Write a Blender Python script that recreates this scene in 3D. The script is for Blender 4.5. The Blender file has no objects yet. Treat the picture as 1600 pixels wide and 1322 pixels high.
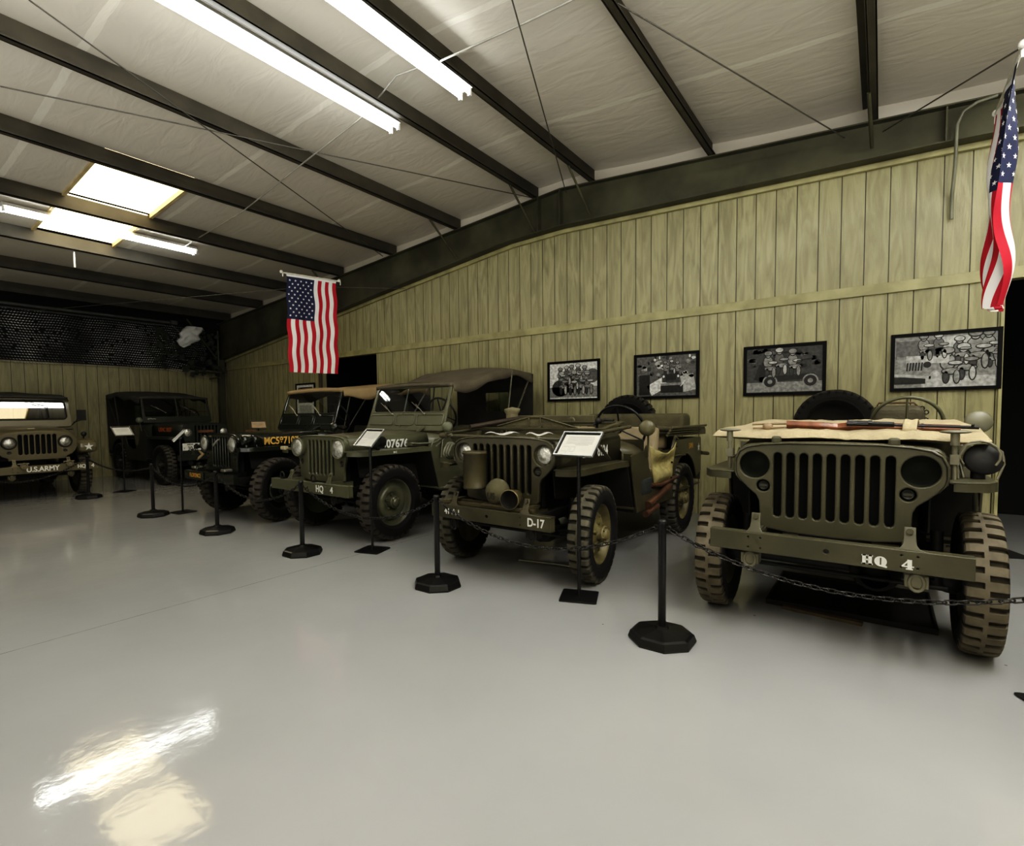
import bpy, math, random
from mathutils import Vector, Matrix, noise
R = math.radians
PI = math.pi
random.seed(7)
scene = bpy.context.scene
C = scene.collection
scene.view_settings.view_transform = 'Standard'
scene.view_settings.look = 'None'
scene.view_settings.exposure = 0.75
vs = scene.view_settings
vs.use_curve_mapping = True
cv = vs.curve_mapping.curves[3]
for px_, py_ in ((0.02, 0.009), (0.06, 0.043), (0.18, 0.18), (0.5, 0.53)):
    cv.points.new(px_, py_)
vs.curve_mapping.update()
scene.cycles.use_denoising = True
try:
    scene.cycles.denoiser = 'OPENIMAGEDENOISE'
except Exception:
    pass
scene.cycles.max_bounces = 7
scene.cycles.diffuse_bounces = 4
scene.cycles.sample_clamp_indirect = 6.0

# ------------------------------------------------------------------ materials
MATS = {}

def mat(name, col, rough=0.5, metal=0.0, var=0.15, scale=6.0, bump=0.0, bscale=40.0, spec=0.5, coat=0.0, col2=None, emit=None, estr=1.0, detail=4.0):
    if name in MATS:
        return MATS[name]
    m = bpy.data.materials.new(name)
    m.use_nodes = True
    nt = m.node_tree
    b = nt.nodes['Principled BSDF']
    b.inputs['Roughness'].default_value = rough
    b.inputs['Metallic'].default_value = metal
    b.inputs['Specular IOR Level'].default_value = spec
    b.inputs['Coat Weight'].default_value = coat
    b.inputs['Coat Roughness'].default_value = 0.08
    tc = nt.nodes.new('ShaderNodeTexCoord')
    nz = nt.nodes.new('ShaderNodeTexNoise')
    nz.inputs['Scale'].default_value = scale
    nz.inputs['Detail'].default_value = detail
    nt.links.new(tc.outputs['Object'], nz.inputs['Vector'])
    rp = nt.nodes.new('ShaderNodeValToRGB')
    c2 = col2 if col2 else tuple(min(1, x * (1 + var)) for x in col)
    c1 = tuple(x * (1 - var) for x in col)
    rp.color_ramp.elements[0].color = (*c1, 1)
    rp.color_ramp.elements[1].color = (*c2, 1)
    rp.color_ramp.elements[0].position = 0.35
    rp.color_ramp.elements[1].position = 0.68
    nt.links.new(nz.outputs['Fac'], rp.inputs['Fac'])
    nt.links.new(rp.outputs['Color'], b.inputs['Base Color'])
    if bump:
        n2 = nt.nodes.new('ShaderNodeTexNoise')
        n2.inputs['Scale'].default_value = bscale
        n2.inputs['Detail'].default_value = 5
        nt.links.new(tc.outputs['Object'], n2.inputs['Vector'])
        bp = nt.nodes.new('ShaderNodeBump')
        bp.inputs['Strength'].default_value = bump
        bp.inputs['Distance'].default_value = 0.02
        nt.links.new(n2.outputs['Fac'], bp.inputs['Height'])
        nt.links.new(bp.outputs['Normal'], b.inputs['Normal'])
    if emit:
        b.inputs['Emission Color'].default_value = (*emit, 1)
        b.inputs['Emission Strength'].default_value = estr
    MATS[name] = m
    return m

def N(nt, t, **kw):
    n = nt.nodes.new(t)
    for k, v in kw.items():
        setattr(n, k, v)
    return n

def math_node(nt, op, a, b=None, c=None):
    n = nt.nodes.new('ShaderNodeMath')
    n.operation = op
    for i, x in enumerate((a, b, c)):
        if x is None:
            continue
        if isinstance(x, (int, float)):
            n.inputs[i].default_value = x
        else:
            nt.links.new(x, n.inputs[i])
    return n.outputs[0]

def mix_col(nt, f, a, b):
    n = nt.nodes.new('ShaderNodeMix')
    n.data_type = 'RGBA'
    for s, x in ((0, f), (6, a), (7, b)):
        if isinstance(x, (int, float)):
            n.inputs[s].default_value = x
        elif isinstance(x, tuple):
            n.inputs[s].default_value = (*x, 1)
        else:
            nt.links.new(x, n.inputs[s])
    return n.outputs[2]

def siding_mat(name, base, dark, axis, pitch, off, groove_w=0.0045, rough=0.42, blot=0.35):
    """painted plywood siding: vertical grooves every pitch, coarse wood grain, blotchy paint"""
    m = bpy.data.materials.new(name)
    m.use_nodes = True
    nt = m.node_tree
    b = nt.nodes['Principled BSDF']
    tc = N(nt, 'ShaderNodeTexCoord')
    sp = N(nt, 'ShaderNodeSeparateXYZ')
    nt.links.new(tc.outputs['Object'], sp.inputs[0])
    a = sp.outputs[axis]
    sh = math_node(nt, 'ADD', math_node(nt, 'SUBTRACT', a, off), pitch * 400.5)
    md = math_node(nt, 'MODULO', sh, pitch)
    d = math_node(nt, 'ABSOLUTE', math_node(nt, 'SUBTRACT', md, pitch / 2))
    g = math_node(nt, 'LESS_THAN', d, groove_w)
    # board index for tone steps
    idx = math_node(nt, 'FLOOR', math_node(nt, 'DIVIDE', math_node(nt, 'ADD', sh, pitch / 2), pitch * 6))
    wn = N(nt, 'ShaderNodeTexWhiteNoise', noise_dimensions='1D')
    nt.links.new(idx, wn.inputs['W'])
    mp = N(nt, 'ShaderNodeMapping')
    mp.inputs['Scale'].default_value = (7, 7, 0.9)
    nt.links.new(tc.outputs['Object'], mp.inputs[0])
    n1 = N(nt, 'ShaderNodeTexNoise')
    n1.inputs['Scale'].default_value = 1.6
    n1.inputs['Detail'].default_value = 8
    n1.inputs['Distortion'].default_value = 1.6
    nt.links.new(mp.outputs[0], n1.inputs['Vector'])
    n2 = N(nt, 'ShaderNodeTexNoise')
    n2.inputs['Scale'].default_value = 0.9
    n2.inputs['Detail'].default_value = 3
    nt.links.new(tc.outputs['Object'], n2.inputs['Vector'])
    lite = tuple(min(1, x * (1 + blot * 0.5)) for x in base)
    dk = tuple(x * (1 - blot) for x in base)
    r1 = N(nt, 'ShaderNodeValToRGB')
    r1.color_ramp.elements[0].position = 0.36
    r1.color_ramp.elements[1].position = 0.62
    r1.color_ramp.elements[0].color = (*dk, 1)
    r1.color_ramp.elements[1].color = (*lite, 1)
    nt.links.new(n1.outputs['Fac'], r1.inputs['Fac'])
    c1 = mix_col(nt, math_node(nt, 'MULTIPLY', n2.outputs['Fac'], 0.9), r1.outputs['Color'], base)
    c2 = mix_col(nt, math_node(nt, 'MULTIPLY', wn.outputs['Value'], 0.18), c1, dk)
    c3 = mix_col(nt, g, c2, dark)
    nt.links.new(c3, b.inputs['Base Color'])
    b.inputs['Roughness'].default_value = rough
    # grain bump
    mp2 = N(nt, 'ShaderNodeMapping')
    mp2.inputs['Scale'].default_value = (30, 30, 2.2)
    nt.links.new(tc.outputs['Object'], mp2.inputs[0])
    n3 = N(nt, 'ShaderNodeTexNoise')
    n3.inputs['Scale'].default_value = 1.5
    n3.inputs['Detail'].default_value = 6
    n3.inputs['Distortion'].default_value = 2.5
    nt.links.new(mp2.outputs[0], n3.inputs['Vector'])
    h = math_node(nt, 'SUBTRACT', n3.outputs['Fac'], math_node(nt, 'MULTIPLY', g, 2.0))
    bp = N(nt, 'ShaderNodeBump')
    bp.inputs['Strength'].default_value = 0.55
    bp.inputs['Distance'].default_value = 0.012
    nt.links.new(h, bp.inputs['Height'])
    nt.links.new(bp.outputs['Normal'], b.inputs['Normal'])
    return m

def tyre_mat(name, r, dusty, dark=(0.012, 0.011, 0.010)):
    m = bpy.data.materials.new(name)
    m.use_nodes = True
    nt = m.node_tree
    b = nt.nodes['Principled BSDF']
    tc = N(nt, 'ShaderNodeTexCoord')
    sp = N(nt, 'ShaderNodeSeparateXYZ')
    nt.links.new(tc.outputs['Object'], sp.inputs[0])
    y2 = math_node(nt, 'MULTIPLY', sp.outputs[1], sp.outputs[1])
    z2 = math_node(nt, 'MULTIPLY', sp.outputs[2], sp.outputs[2])
    rr = math_node(nt, 'SQRT', math_node(nt, 'ADD', y2, z2))
    n = N(nt, 'ShaderNodeTexNoise')
    n.inputs['Scale'].default_value = 14
    n.inputs['Detail'].default_value = 5
    nt.links.new(tc.outputs['Object'], n.inputs['Vector'])
    f = N(nt, 'ShaderNodeMapRange')
    f.inputs['From Min'].default_value = r - 0.045
    f.inputs['From Max'].default_value = r - 0.008
    nt.links.new(rr, f.inputs['Value'])
    k = math_node(nt, 'MULTIPLY', f.outputs[0], math_node(nt, 'ADD', math_node(nt, 'MULTIPLY', n.outputs['Fac'], 1.0), 0.35))
    k = math_node(nt, 'MINIMUM', k, 1.0)
    c = mix_col(nt, k, dark, dusty)
    nt.links.new(c, b.inputs['Base Color'])
    b.inputs['Roughness'].default_value = 0.72
    b.inputs['Specular IOR Level'].default_value = 0.3
    bp = N(nt, 'ShaderNodeBump')
    bp.inputs['Strength'].default_value = 0.15
    nt.links.new(n.outputs['Fac'], bp.inputs['Height'])
    nt.links.new(bp.outputs['Normal'], b.inputs['Normal'])
    return m

def glass_mat(name, tint=(0.8, 0.85, 0.8), mult=1.0):
    m = bpy.data.materials.new(name)
    m.use_nodes = True
    nt = m.node_tree
    nt.nodes.remove(nt.nodes['Principled BSDF'])
    out = nt.nodes['Material Output']
    tr = N(nt, 'ShaderNodeBsdfTransparent')
    tr.inputs[0].default_value = (*tint, 1)
    gl = N(nt, 'ShaderNodeBsdfGlossy')
    gl.inputs['Roughness'].default_value = 0.02
    fr = N(nt, 'ShaderNodeFresnel')
    fr.inputs[0].default_value = 1.55
    mx = N(nt, 'ShaderNodeMixShader')
    k = math_node(nt, 'MINIMUM', math_node(nt, 'MULTIPLY', fr.outputs[0], 1.6 * mult), 1.0)
    nt.links.new(k, mx.inputs[0])
    nt.links.new(tr.outputs[0], mx.inputs[1])
    nt.links.new(gl.outputs[0], mx.inputs[2])
    nt.links.new(mx.outputs[0], out.inputs[0])
    return m

def emit_mat(name, col, s):
    m = bpy.data.materials.new(name)
    m.use_nodes = True
    nt = m.node_tree
    nt.nodes.remove(nt.nodes['Principled BSDF'])
    e = N(nt, 'ShaderNodeEmission')
    e.inputs[0].default_value = (*col, 1)
    e.inputs[1].default_value = s
    nt.links.new(e.outputs[0], nt.nodes['Material Output'].inputs[0])
    return m

# ------------------------------------------------------------------ mesh builder
class M:
    def __init__(s):
        s.v = []; s.f = []; s.m = []; s.sm = []
    def add(s, vs, fs, mi=0, mx=None, smooth=False):
        b = len(s.v)
        s.v += [tuple(mx @ Vector(p)) for p in vs] if mx is not None else [tuple(p) for p in vs]
        for f in fs:
            s.f.append([b + i for i in f]); s.m.append(mi); s.sm.append(smooth)
        return s
    def box(s, c, d, rot=None, mi=0, mx=None):
        x, y, z = d[0] / 2, d[1] / 2, d[2] / 2
        vs = [(i * x, j * y, k * z) for i in (-1, 1) for j in (-1, 1) for k in (-1, 1)]
        T = Matrix.Translation(Vector(c))
        if rot:
            T = T @ Matrix.Rotation(rot[2], 4, 'Z') @ Matrix.Rotation(rot[1], 4, 'Y') @ Matrix.Rotation(rot[0], 4, 'X')
        if mx is not None:
            T = mx @ T
        return s.add(vs, [(0, 1, 3, 2), (4, 6, 7, 5), (0, 4, 5, 1), (2, 3, 7, 6), (0, 2, 6, 4), (1, 5, 7, 3)], mi, T)
    def prism(s, pts, vec, mi=0, mx=None):
        n = len(pts); vec = Vector(vec)
        vs = [Vector(p) for p in pts] + [Vector(p) + vec for p in pts]
        fs = [list(range(n))[::-1], list(range(n, 2 * n))] + [(i, (i + 1) % n, n + (i + 1) % n, n + i) for i in range(n)]
        return s.add(vs, fs, mi, mx)
    def tube(s, pts, r, n=8, closed=False, mi=0, mx=None, cap=True, smooth=True):
        pts = [Vector(p) for p in pts]; k = len(pts)
        rs = r if isinstance(r, (list, tuple)) else [r] * k
        vs = []; fs = []; pn = None
        for i, p in enumerate(pts):
            if closed:
                t = (pts[(i + 1) % k] - pts[i - 1])
            else:
                t = pts[min(i + 1, k - 1)] - pts[max(i - 1, 0)]
            t.normalize()
            if pn is None:
                a = Vector((0, 0, 1)) if abs(t.z) < 0.9 else Vector((1, 0, 0))
                u = t.cross(a).normalized()
            else:
                u = (pn - t * pn.dot(t)).normalized()
            pn = u; w = t.cross(u)
            for j in range(n):
                an = 2 * PI * j / n
                vs.append(p + (u * math.cos(an) + w * math.sin(an)) * rs[i])
        kk = k if closed else k - 1
        for i in range(kk):
            for j in range(n):
                a = i * n + j; b = i * n + (j + 1) % n
                c = ((i + 1) % k) * n + (j + 1) % n; d = ((i + 1) % k) * n + j
                fs.append((a, b, c, d))
        s.add(vs, fs, mi, mx, smooth)
        if cap and not closed:
            s.add(vs[:n], [list(range(n))[::-1]], mi, mx)
            s.add(vs[-n:], [list(range(n))], mi, mx)
        return s
    def lathe(s, prof, o=(0, 0, 0), axis='Z', n=28, mi=0, mx=None, smooth=True, close=False):
        """prof: (radius, height) pairs revolved about axis through o"""
        vs = []; fs = []; k = len(prof)
        for (r, h) in prof:
            for j in range(n):
                a = 2 * PI * j / n; x, y = r * math.cos(a), r * math.sin(a)
                vs.append({'Z': (x, y, h), 'X': (h, x, y), 'Y': (y, h, x)}[axis])
        kk = k if close else k - 1
        for i in range(kk):
            i2 = (i + 1) % k
            for j in range(n):
                fs.append((i * n + j, i * n + (j + 1) % n, i2 * n + (j + 1) % n, i2 * n + j))
        T = Matrix.Translation(Vector(o))
        if mx is not None:
            T = mx @ T
        return s.add(vs, fs, mi, T, smooth)
    def ball(s, c, r, n=16, mi=0, mx=None):
        rr = r if isinstance(r, tuple) else (r, r, r)
        pr = [(math.sin(PI * i / (n // 2)), -math.cos(PI * i / (n // 2))) for i in range(n // 2 + 1)]
        T = Matrix.Translation(Vector(c)) @ Matrix.Diagonal((*rr, 1))
        if mx is not None:
            T = mx @ T
        return s.lathe(pr, n=n, mi=mi, mx=T)
    def grid(s, fn, nu, nv, mi=0, mx=None, smooth=True, mif=None):
        vs = [fn(i / nu, j / nv) for j in range(nv + 1) for i in range(nu + 1)]
        for j in range(nv):
            pass
        b = len(s.v)
        s.v += [tuple(mx @ Vector(p)) for p in vs] if mx is not None else [tuple(p) for p in vs]
        for j in range(nv):
            for i in range(nu):
                a = b + j * (nu + 1) + i
                s.f.append([a, a + 1, a + nu + 2, a + nu + 1]); s.m.append(mif(i, j) if mif else mi); s.sm.append(smooth)
        return s
    def loft(s, secs, mi=0, mx=None, smooth=True, closed=False, caps=False):
        n = len(secs[0]); vs = [p for q in secs for p in q]; fs = []
        for i in range(len(secs) - 1):
            for j in range(n if closed else n - 1):
                j2 = (j + 1) % n
                fs.append((i * n + j, i * n + j2, (i + 1) * n + j2, (i + 1) * n + j))
        s.add(vs, fs, mi, mx, smooth)
        if caps:
            s.add(secs[0], [list(range(n))[::-1]], mi, mx); s.add(secs[-1], [list(range(n))], mi, mx)
        return s
    def mesh(s, me, mi=0, mx=None, smooth=False):
        return s.add([v.co.copy() for v in me.vertices], [list(p.vertices) for p in me.polygons], mi, mx, smooth)
    def data(s, name, mats):
        me = bpy.data.meshes.new(name)
        me.from_pydata(s.v, [], s.f)
        for m in mats:
            me.materials.append(m)
        for p, mi, sm in zip(me.polygons, s.m, s.sm):
            p.material_index = mi; p.use_smooth = sm
        me.update()
        return me
    def build(s, name, mats, parent=None, bevel=0, solid=0, loc=None, rot=None, seg=2):
        if not isinstance(mats, (list, tuple)):
            mats = [mats]
        o = bpy.data.objects.new(name, s.data(name, mats))
        C.objects.link(o)
        if parent:
            o.parent = parent
        if loc:
            o.location = loc
        if rot:
            o.rotation_euler = rot
        if solid:
            md = o.modifiers.new('solid', 'SOLIDIFY'); md.thickness = solid; md.offset = 0
        if bevel:
            md = o.modifiers.new('bevel', 'BEVEL'); md.width = bevel; md.segments = seg
            md.limit_method = 'ANGLE'; md.angle_limit = R(40)
        return o

def conv(data):
    o = bpy.data.objects.new('tmp_shape', data); C.objects.link(o)
    dg = bpy.context.evaluated_depsgraph_get()
    me = bpy.data.meshes.new_from_object(o.evaluated_get(dg))
    bpy.data.objects.remove(o)
    return me

def frame(o, u, v):
    u = Vector(u).normalized(); v = Vector(v).normalized(); n = u.cross(v)
    m = Matrix.Identity(4)
    for i in range(3):
        m[i][0] = u[i]; m[i][1] = v[i]; m[i][2] = n[i]; m[i][3] = o[i]
    return m

def plate(outline, holes=(), th=0.01, bev=0.0):
    cu = bpy.data.curves.new('pl', 'CURVE'); cu.dimensions = '2D'; cu.fill_mode = 'BOTH'
    cu.extrude = max(th / 2 - bev, 0.0005); cu.bevel_depth = bev; cu.bevel_resolution = 1; cu.offset = -bev
    for poly in [outline] + list(holes):
        sp = cu.splines.new('POLY'); sp.points.add(len(poly) - 1)
        for i, p in enumerate(poly):
            sp.points[i].co = (p[0], p[1], 0, 1)
        sp.use_cyclic_u = True
    me = conv(cu); bpy.data.curves.remove(cu)
    return me

def text(s, size, th=0.001, off=0.0, align='CENTER', sx=1.0):
    cu = bpy.data.curves.new('tx', 'FONT'); cu.body = s; cu.size = size; cu.extrude = th; cu.offset = off
    cu.align_x = align; cu.align_y = 'CENTER'
    me = conv(cu); bpy.data.curves.remove(cu)
    if sx != 1.0:
        for v in me.vertices:
            v.co.x *= sx
    return me

def circ(cx, cy, r, n=24, ry=None):
    ry = ry or r
    return [(cx + r * math.cos(2 * PI * i / n), cy + ry * math.sin(2 * PI * i / n)) for i in range(n)]

def slot(cx, z0, z1, w, n=5):
    r = w / 2
    return [(cx + r * math.cos(PI * i / n), z1 - r + r * math.sin(PI * i / n)) for i in range(n + 1)] + \
           [(cx - r * math.cos(PI * i / n), z0 + r - r * math.sin(PI * i / n)) for i in range(n + 1)]

def rrect(x0, y0, x1, y1, r, n=4):
    pts = []
    for cx, cy, a in ((x1 - r, y1 - r, 0), (x0 + r, y1 - r, 90), (x0 + r, y0 + r, 180), (x1 - r, y0 + r, 270)):
        pts += [(cx + r * math.cos(R(a + 90 * i / n)), cy + r * math.sin(R(a + 90 * i / n))) for i in range(n + 1)]
    return pts

def mir(h):
    """mirror a half outline given from the top centre down to the bottom centre (x >= 0)"""
    return h + [(-x, y) for x, y in reversed(h) if abs(x) > 1e-6]

def tag(o, label, cat, group=None, kind=None):
    o['label'] = label; o['category'] = cat
    if group: o['group'] = group
    if kind: o['kind'] = kind
    return o

def empty(name, loc, rz=0):
    o = bpy.data.objects.new(name, None); C.objects.link(o)
    o.empty_display_size = 0.1; o.location = loc; o.rotation_euler = (0, 0, rz)
    return o

def structure(o):
    o['kind'] = 'structure'
    return o

def wob(p, s, a, seed=0):
    return noise.noise(Vector(p) * s + Vector((seed * 3.1, seed * 1.7, seed))) * a

# ------------------------------------------------------------------ palette
black = mat('black plastic', (0.012, 0.012, 0.012), 0.35, bump=0.05)
blackm = mat('black frame', (0.004, 0.004, 0.004), 0.6, spec=0.2)
dark = mat('greasy dark metal', (0.012, 0.011, 0.009), 0.6, var=0.4)
void = mat('unlit dark', (0.003, 0.003, 0.003), 0.9)
steel = mat('bright steel', (0.35, 0.34, 0.3), 0.35, 0.8)
galv = mat('galvanised conduit', (0.5, 0.49, 0.45), 0.4, 0.5)
chrome = mat('lamp reflector', (0.72, 0.72, 0.68), 0.22, 0.7, var=0.35, scale=22, bump=0.9, bscale=24, coat=0.8, col2=(0.8, 0.8, 0.75))
white = mat('stencil white', (0.72, 0.72, 0.68), 0.55, var=0.08, scale=20)
yellow = mat('stencil yellow', (0.60, 0.36, 0.08), 0.5, var=0.1)
orange = mat('stencil orange', (0.42, 0.13, 0.03), 0.5, var=0.1)
glass = glass_mat('clear glass')
glassd = glass_mat('smoky glass', (0.5, 0.52, 0.5))
OD = {
    'A': mat('olive paint pale', (0.070, 0.066, 0.040), 0.42, var=0.14, scale=4, bump=0.03, coat=0.05),
    'B': mat('olive paint brown', (0.060, 0.054, 0.030), 0.38, var=0.22, scale=5, bump=0.05, coat=0.1),
    'C': mat('olive paint green', (0.098, 0.099, 0.062), 0.36, var=0.10, scale=3, coat=0.15),
    'D': mat('gloss dark green paint', (0.014, 0.017, 0.012), 0.2, var=0.1, scale=3, coat=0.6),
    'E': mat('dull dark green paint', (0.030, 0.032, 0.024), 0.45, var=0.15, scale=4),
    'F': mat('khaki green paint', (0.125, 0.110, 0.066), 0.35, var=0.12, scale=3, coat=0.2),
}
canvas_tan = mat('tan canvas', (0.385, 0.325, 0.205), 0.85, var=0.10, scale=8, bump=0.25, bscale=60)
canvas_brown = mat('brown canvas', (0.115, 0.098, 0.070), 0.85, var=0.12, scale=5, bump=0.2, bscale=50)
canvas_od = mat('olive canvas', (0.105, 0.095, 0.055), 0.85, var=0.15, scale=9, bump=0.3, bscale=50)
canvas_buff = mat('buff canvas', (0.30, 0.22, 0.12), 0.8, var=0.08, scale=4, bump=0.15, bscale=50)
canvas_dark = mat('dark canvas', (0.035, 0.032, 0.026), 0.85, var=0.15, scale=5, bump=0.2, bscale=50)
canvas_yel = mat('yellowed canvas', (0.36, 0.31, 0.14), 0.85, var=0.2, scale=12, bump=0.4, bscale=30)
inner = mat('dark interior', (0.014, 0.013, 0.010), 0.8)
wood = mat('red brown gunstock wood', (0.17, 0.058, 0.026), 0.35, var=0.35, scale=14, coat=0.3)
woodp = mat('raw wood', (0.10, 0.075, 0.045), 0.7, var=0.25, scale=10)
woodd = mat('dark handle wood', (0.042, 0.030, 0.020), 0.6)
leather = mat('brown leather', (0.085, 0.042, 0.022), 0.5, var=0.25, scale=10, bump=0.2)
gunmetal = mat('gun metal', (0.02, 0.02, 0.022), 0.35, 0.6)
paper = mat('paper', (0.60, 0.59, 0.54), 0.7, var=0.03)
paperink = mat('faded print', (0.42, 0.42, 0.40), 0.7, var=0.1)
rubber = mat('black rubber', (0.014, 0.013, 0.012), 0.6, var=0.2)

# ------------------------------------------------------------------ camera
FPX, CX, CY = 815.52, 752.56, 686.49
Fv = Vector((-0.6073165, 0.7928680, -0.0501773)); HCAM = 1.279
pit, rol, yaw = 0.050197, -0.011956, 0.653643
cy_, sy_, cp_, sp_ = math.cos(yaw), math.sin(yaw), math.cos(pit), math.sin(pit)
Fv = Vector((-sy_ * cp_, cy_ * cp_, -sp_)); R0 = Vector((cy_, sy_, 0)); U0 = R0.cross(Fv)
Rv = R0 * math.cos(rol) + U0 * math.sin(rol); Uv = U0 * math.cos(rol) - R0 * math.sin(rol)
cd = bpy.data.cameras.new('camera'); cam = bpy.data.objects.new('camera', cd); C.objects.link(cam)
mw = Matrix.Identity(4)
for i in range(3):
    mw[i][0] = Rv[i]; mw[i][1] = Uv[i]; mw[i][2] = -Fv[i]
mw[2][3] = HCAM
cam.matrix_world = mw
cd.sensor_fit = 'HORIZONTAL'; cd.sensor_width = 36.0; cd.lens = FPX / 1600 * 36
cd.shift_x = (800 - CX) / 1600; cd.shift_y = -(661 - CY) / 1600
cd.clip_start = 0.05; cd.clip_end = 100
scene.camera = cam

# ------------------------------------------------------------------ room
YW = 6.73; XL = -13.4; XR = 6.3; YB = -7.0
RX, RZ, SL = -3.6, 4.37, 0.078          # ridge position, rafter top at ridge, roof slope
def roofz(x): return RZ - SL * abs(x - RX)
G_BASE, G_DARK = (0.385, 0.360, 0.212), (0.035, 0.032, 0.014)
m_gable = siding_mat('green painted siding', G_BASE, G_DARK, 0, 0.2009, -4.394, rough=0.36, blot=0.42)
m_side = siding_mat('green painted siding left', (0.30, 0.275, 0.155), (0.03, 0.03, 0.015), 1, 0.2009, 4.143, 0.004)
m_trim = mat('green painted trim board', (0.375, 0.350, 0.190), 0.45, var=0.18, scale=5, bump=0.2, bscale=30)
m_steelg = mat('green painted steel beam', (0.078, 0.076, 0.046), 0.5, var=0.3, scale=2.2, bump=0.05, bscale=10)
m_purlin = mat('dark painted purlin', (0.062, 0.055, 0.040), 0.5, var=0.22, scale=3)

floor_m = bpy.data.materials.new('grey epoxy floor'); floor_m.use_nodes = True
def _floor():
    nt = floor_m.node_tree; b = nt.nodes['Principled BSDF']
    tc = N(nt, 'ShaderNodeTexCoord')
    n1 = N(nt, 'ShaderNodeTexNoise'); n1.inputs['Scale'].default_value = 0.6; n1.inputs['Detail'].default_value = 6
    nt.links.new(tc.outputs['Object'], n1.inputs['Vector'])
    r = N(nt, 'ShaderNodeValToRGB')
    r.color_ramp.elements[0].color = (0.325, 0.327, 0.327, 1); r.color_ramp.elements[0].position = 0.3
    r.color_ramp.elements[1].color = (0.385, 0.387, 0.385, 1); r.color_ramp.elements[1].position = 0.7
    nt.links.new(n1.outputs['Fac'], r.inputs['Fac'])
    # saw cut joint
    sp = N(nt, 'ShaderNodeSeparateXYZ'); nt.links.new(tc.outputs['Object'], sp.inputs[0])
    j = math_node(nt, 'LESS_THAN', math_node(nt, 'ABSOLUTE', math_node(nt, 'ADD', sp.outputs[0], 3.78)), 0.003)
    n5 = N(nt, 'ShaderNodeTexNoise'); n5.inputs['Scale'].default_value = 9; nt.links.new(tc.outputs['Object'], n5.inputs['Vector'])
    j = math_node(nt, 'MULTIPLY', j, math_node(nt, 'MULTIPLY', n5.outputs['Fac'], 1.1))
    # specks of dirt
    vo = N(nt, 'ShaderNodeTexVoronoi'); vo.inputs['Scale'].default_value = 2.6; nt.links.new(tc.outputs['Object'], vo.inputs['Vector'])
    s = math_node(nt, 'LESS_THAN', vo.outputs['Distance'], 0.018)
    f = math_node(nt, 'MAXIMUM', j, math_node(nt, 'MULTIPLY', s, 0.7))
    c = mix_col(nt, f, r.outputs['Color'], (0.06, 0.06, 0.055))
    nt.links.new(c, b.inputs['Base Color'])
    n2 = N(nt, 'ShaderNodeTexNoise'); n2.inputs['Scale'].default_value = 1.3; n2.inputs['Detail'].default_value = 6
    nt.links.new(tc.outputs['Object'], n2.inputs['Vector'])
    rr = N(nt, 'ShaderNodeMapRange'); rr.inputs['To Min'].default_value = 0.05; rr.inputs['To Max'].default_value = 0.12
    nt.links.new(n2.outputs['Fac'], rr.inputs['Value']); nt.links.new(rr.outputs[0], b.inputs['Roughness'])
    n3 = N(nt, 'ShaderNodeTexNoise'); n3.inputs['Scale'].default_value = 7.0; n3.inputs['Detail'].default_value = 4; n3.inputs['Roughness'].default_value = 0.55
    nt.links.new(tc.outputs['Object'], n3.inputs['Vector'])
    bp = N(nt, 'ShaderNodeBump'); bp.inputs['Strength'].default_value = 0.065; bp.inputs['Distance'].default_value = 0.02
    nt.links.new(n3.outputs['Fac'], bp.inputs['Height']); nt.links.new(bp.outputs['Normal'], b.inputs['Normal'])
    b.inputs['Specular IOR Level'].default_value = 0.6
_floor()
structure(M().box(((XL + XR) / 2, 1.4, -0.05), (XR - XL + 0.4, 18.0, 0.1)).build('floor', floor_m))

# gable wall with two dark openings
D1 = (-9.35, -7.65); D2 = (0.872, 3.4)
w = M()
def wallbox(x0, x1, z0, z1):
    w.prism([(x0, YW, z0), (x1, YW, z0), (x1, YW, z1), (x0, YW, z1)], (0, 0.1, 0))
def wtop(x0, x1, z0):
    w.prism([(x0, YW, z0), (x1, YW, z0), (x1, YW, roofz(x1) + 0.2)] + ([(RX, YW, RZ + 0.2)] if x0 < RX < x1 else []) + [(x0, YW, roofz(x0) + 0.2)], (0, 0.1, 0))
wallbox(XL, D1[0], 0, 2.435); wallbox(D1[1], D2[0], 0, 2.435); wallbox(D2[1], XR, 0, 2.435)
wtop(XL, XR, 2.435)
structure(w.build('wall_gable', m_gable))
structure(M().box(((D1[0] + XL) / 2, YW - 0.012, 2.49), (D1[0] - XL, 0.024, 0.10)).box(((XR + D1[0]) / 2, YW - 0.012, 2.488), (XR - D1[0], 0.024, 0.105)).build('trim_1', m_trim, bevel=0.004))
structure(M().box((D1[0] - 0.05, YW - 0.015, 1.22), (0.10, 0.03, 2.43)).build('trim_2', mat('brown door trim', (0.09, 0.07, 0.045), 0.6)))
structure(M().box((D2[0] - 0.012, YW - 0.01, 1.22), (0.024, 0.03, 2.43)).build('trim_3', m_trim))
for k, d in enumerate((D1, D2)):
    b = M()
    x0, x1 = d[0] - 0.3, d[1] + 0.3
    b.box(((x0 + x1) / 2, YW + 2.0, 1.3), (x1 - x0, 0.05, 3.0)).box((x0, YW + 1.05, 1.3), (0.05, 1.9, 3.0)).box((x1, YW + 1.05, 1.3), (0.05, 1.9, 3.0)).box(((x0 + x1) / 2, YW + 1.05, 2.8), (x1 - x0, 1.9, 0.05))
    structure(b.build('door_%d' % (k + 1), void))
w = M(); w.box((XL - 0.05, (YB + YW) / 2, 1.21), (0.1, YW - YB, 2.42))
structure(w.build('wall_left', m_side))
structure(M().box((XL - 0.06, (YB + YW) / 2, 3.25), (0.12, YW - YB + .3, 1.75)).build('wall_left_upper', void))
structure(M().box((XL + 0.012, (YB + YW) / 2, 2.40), (0.03, YW - YB - 0.02, 0.05)).build('trim_4', m_side))
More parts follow.
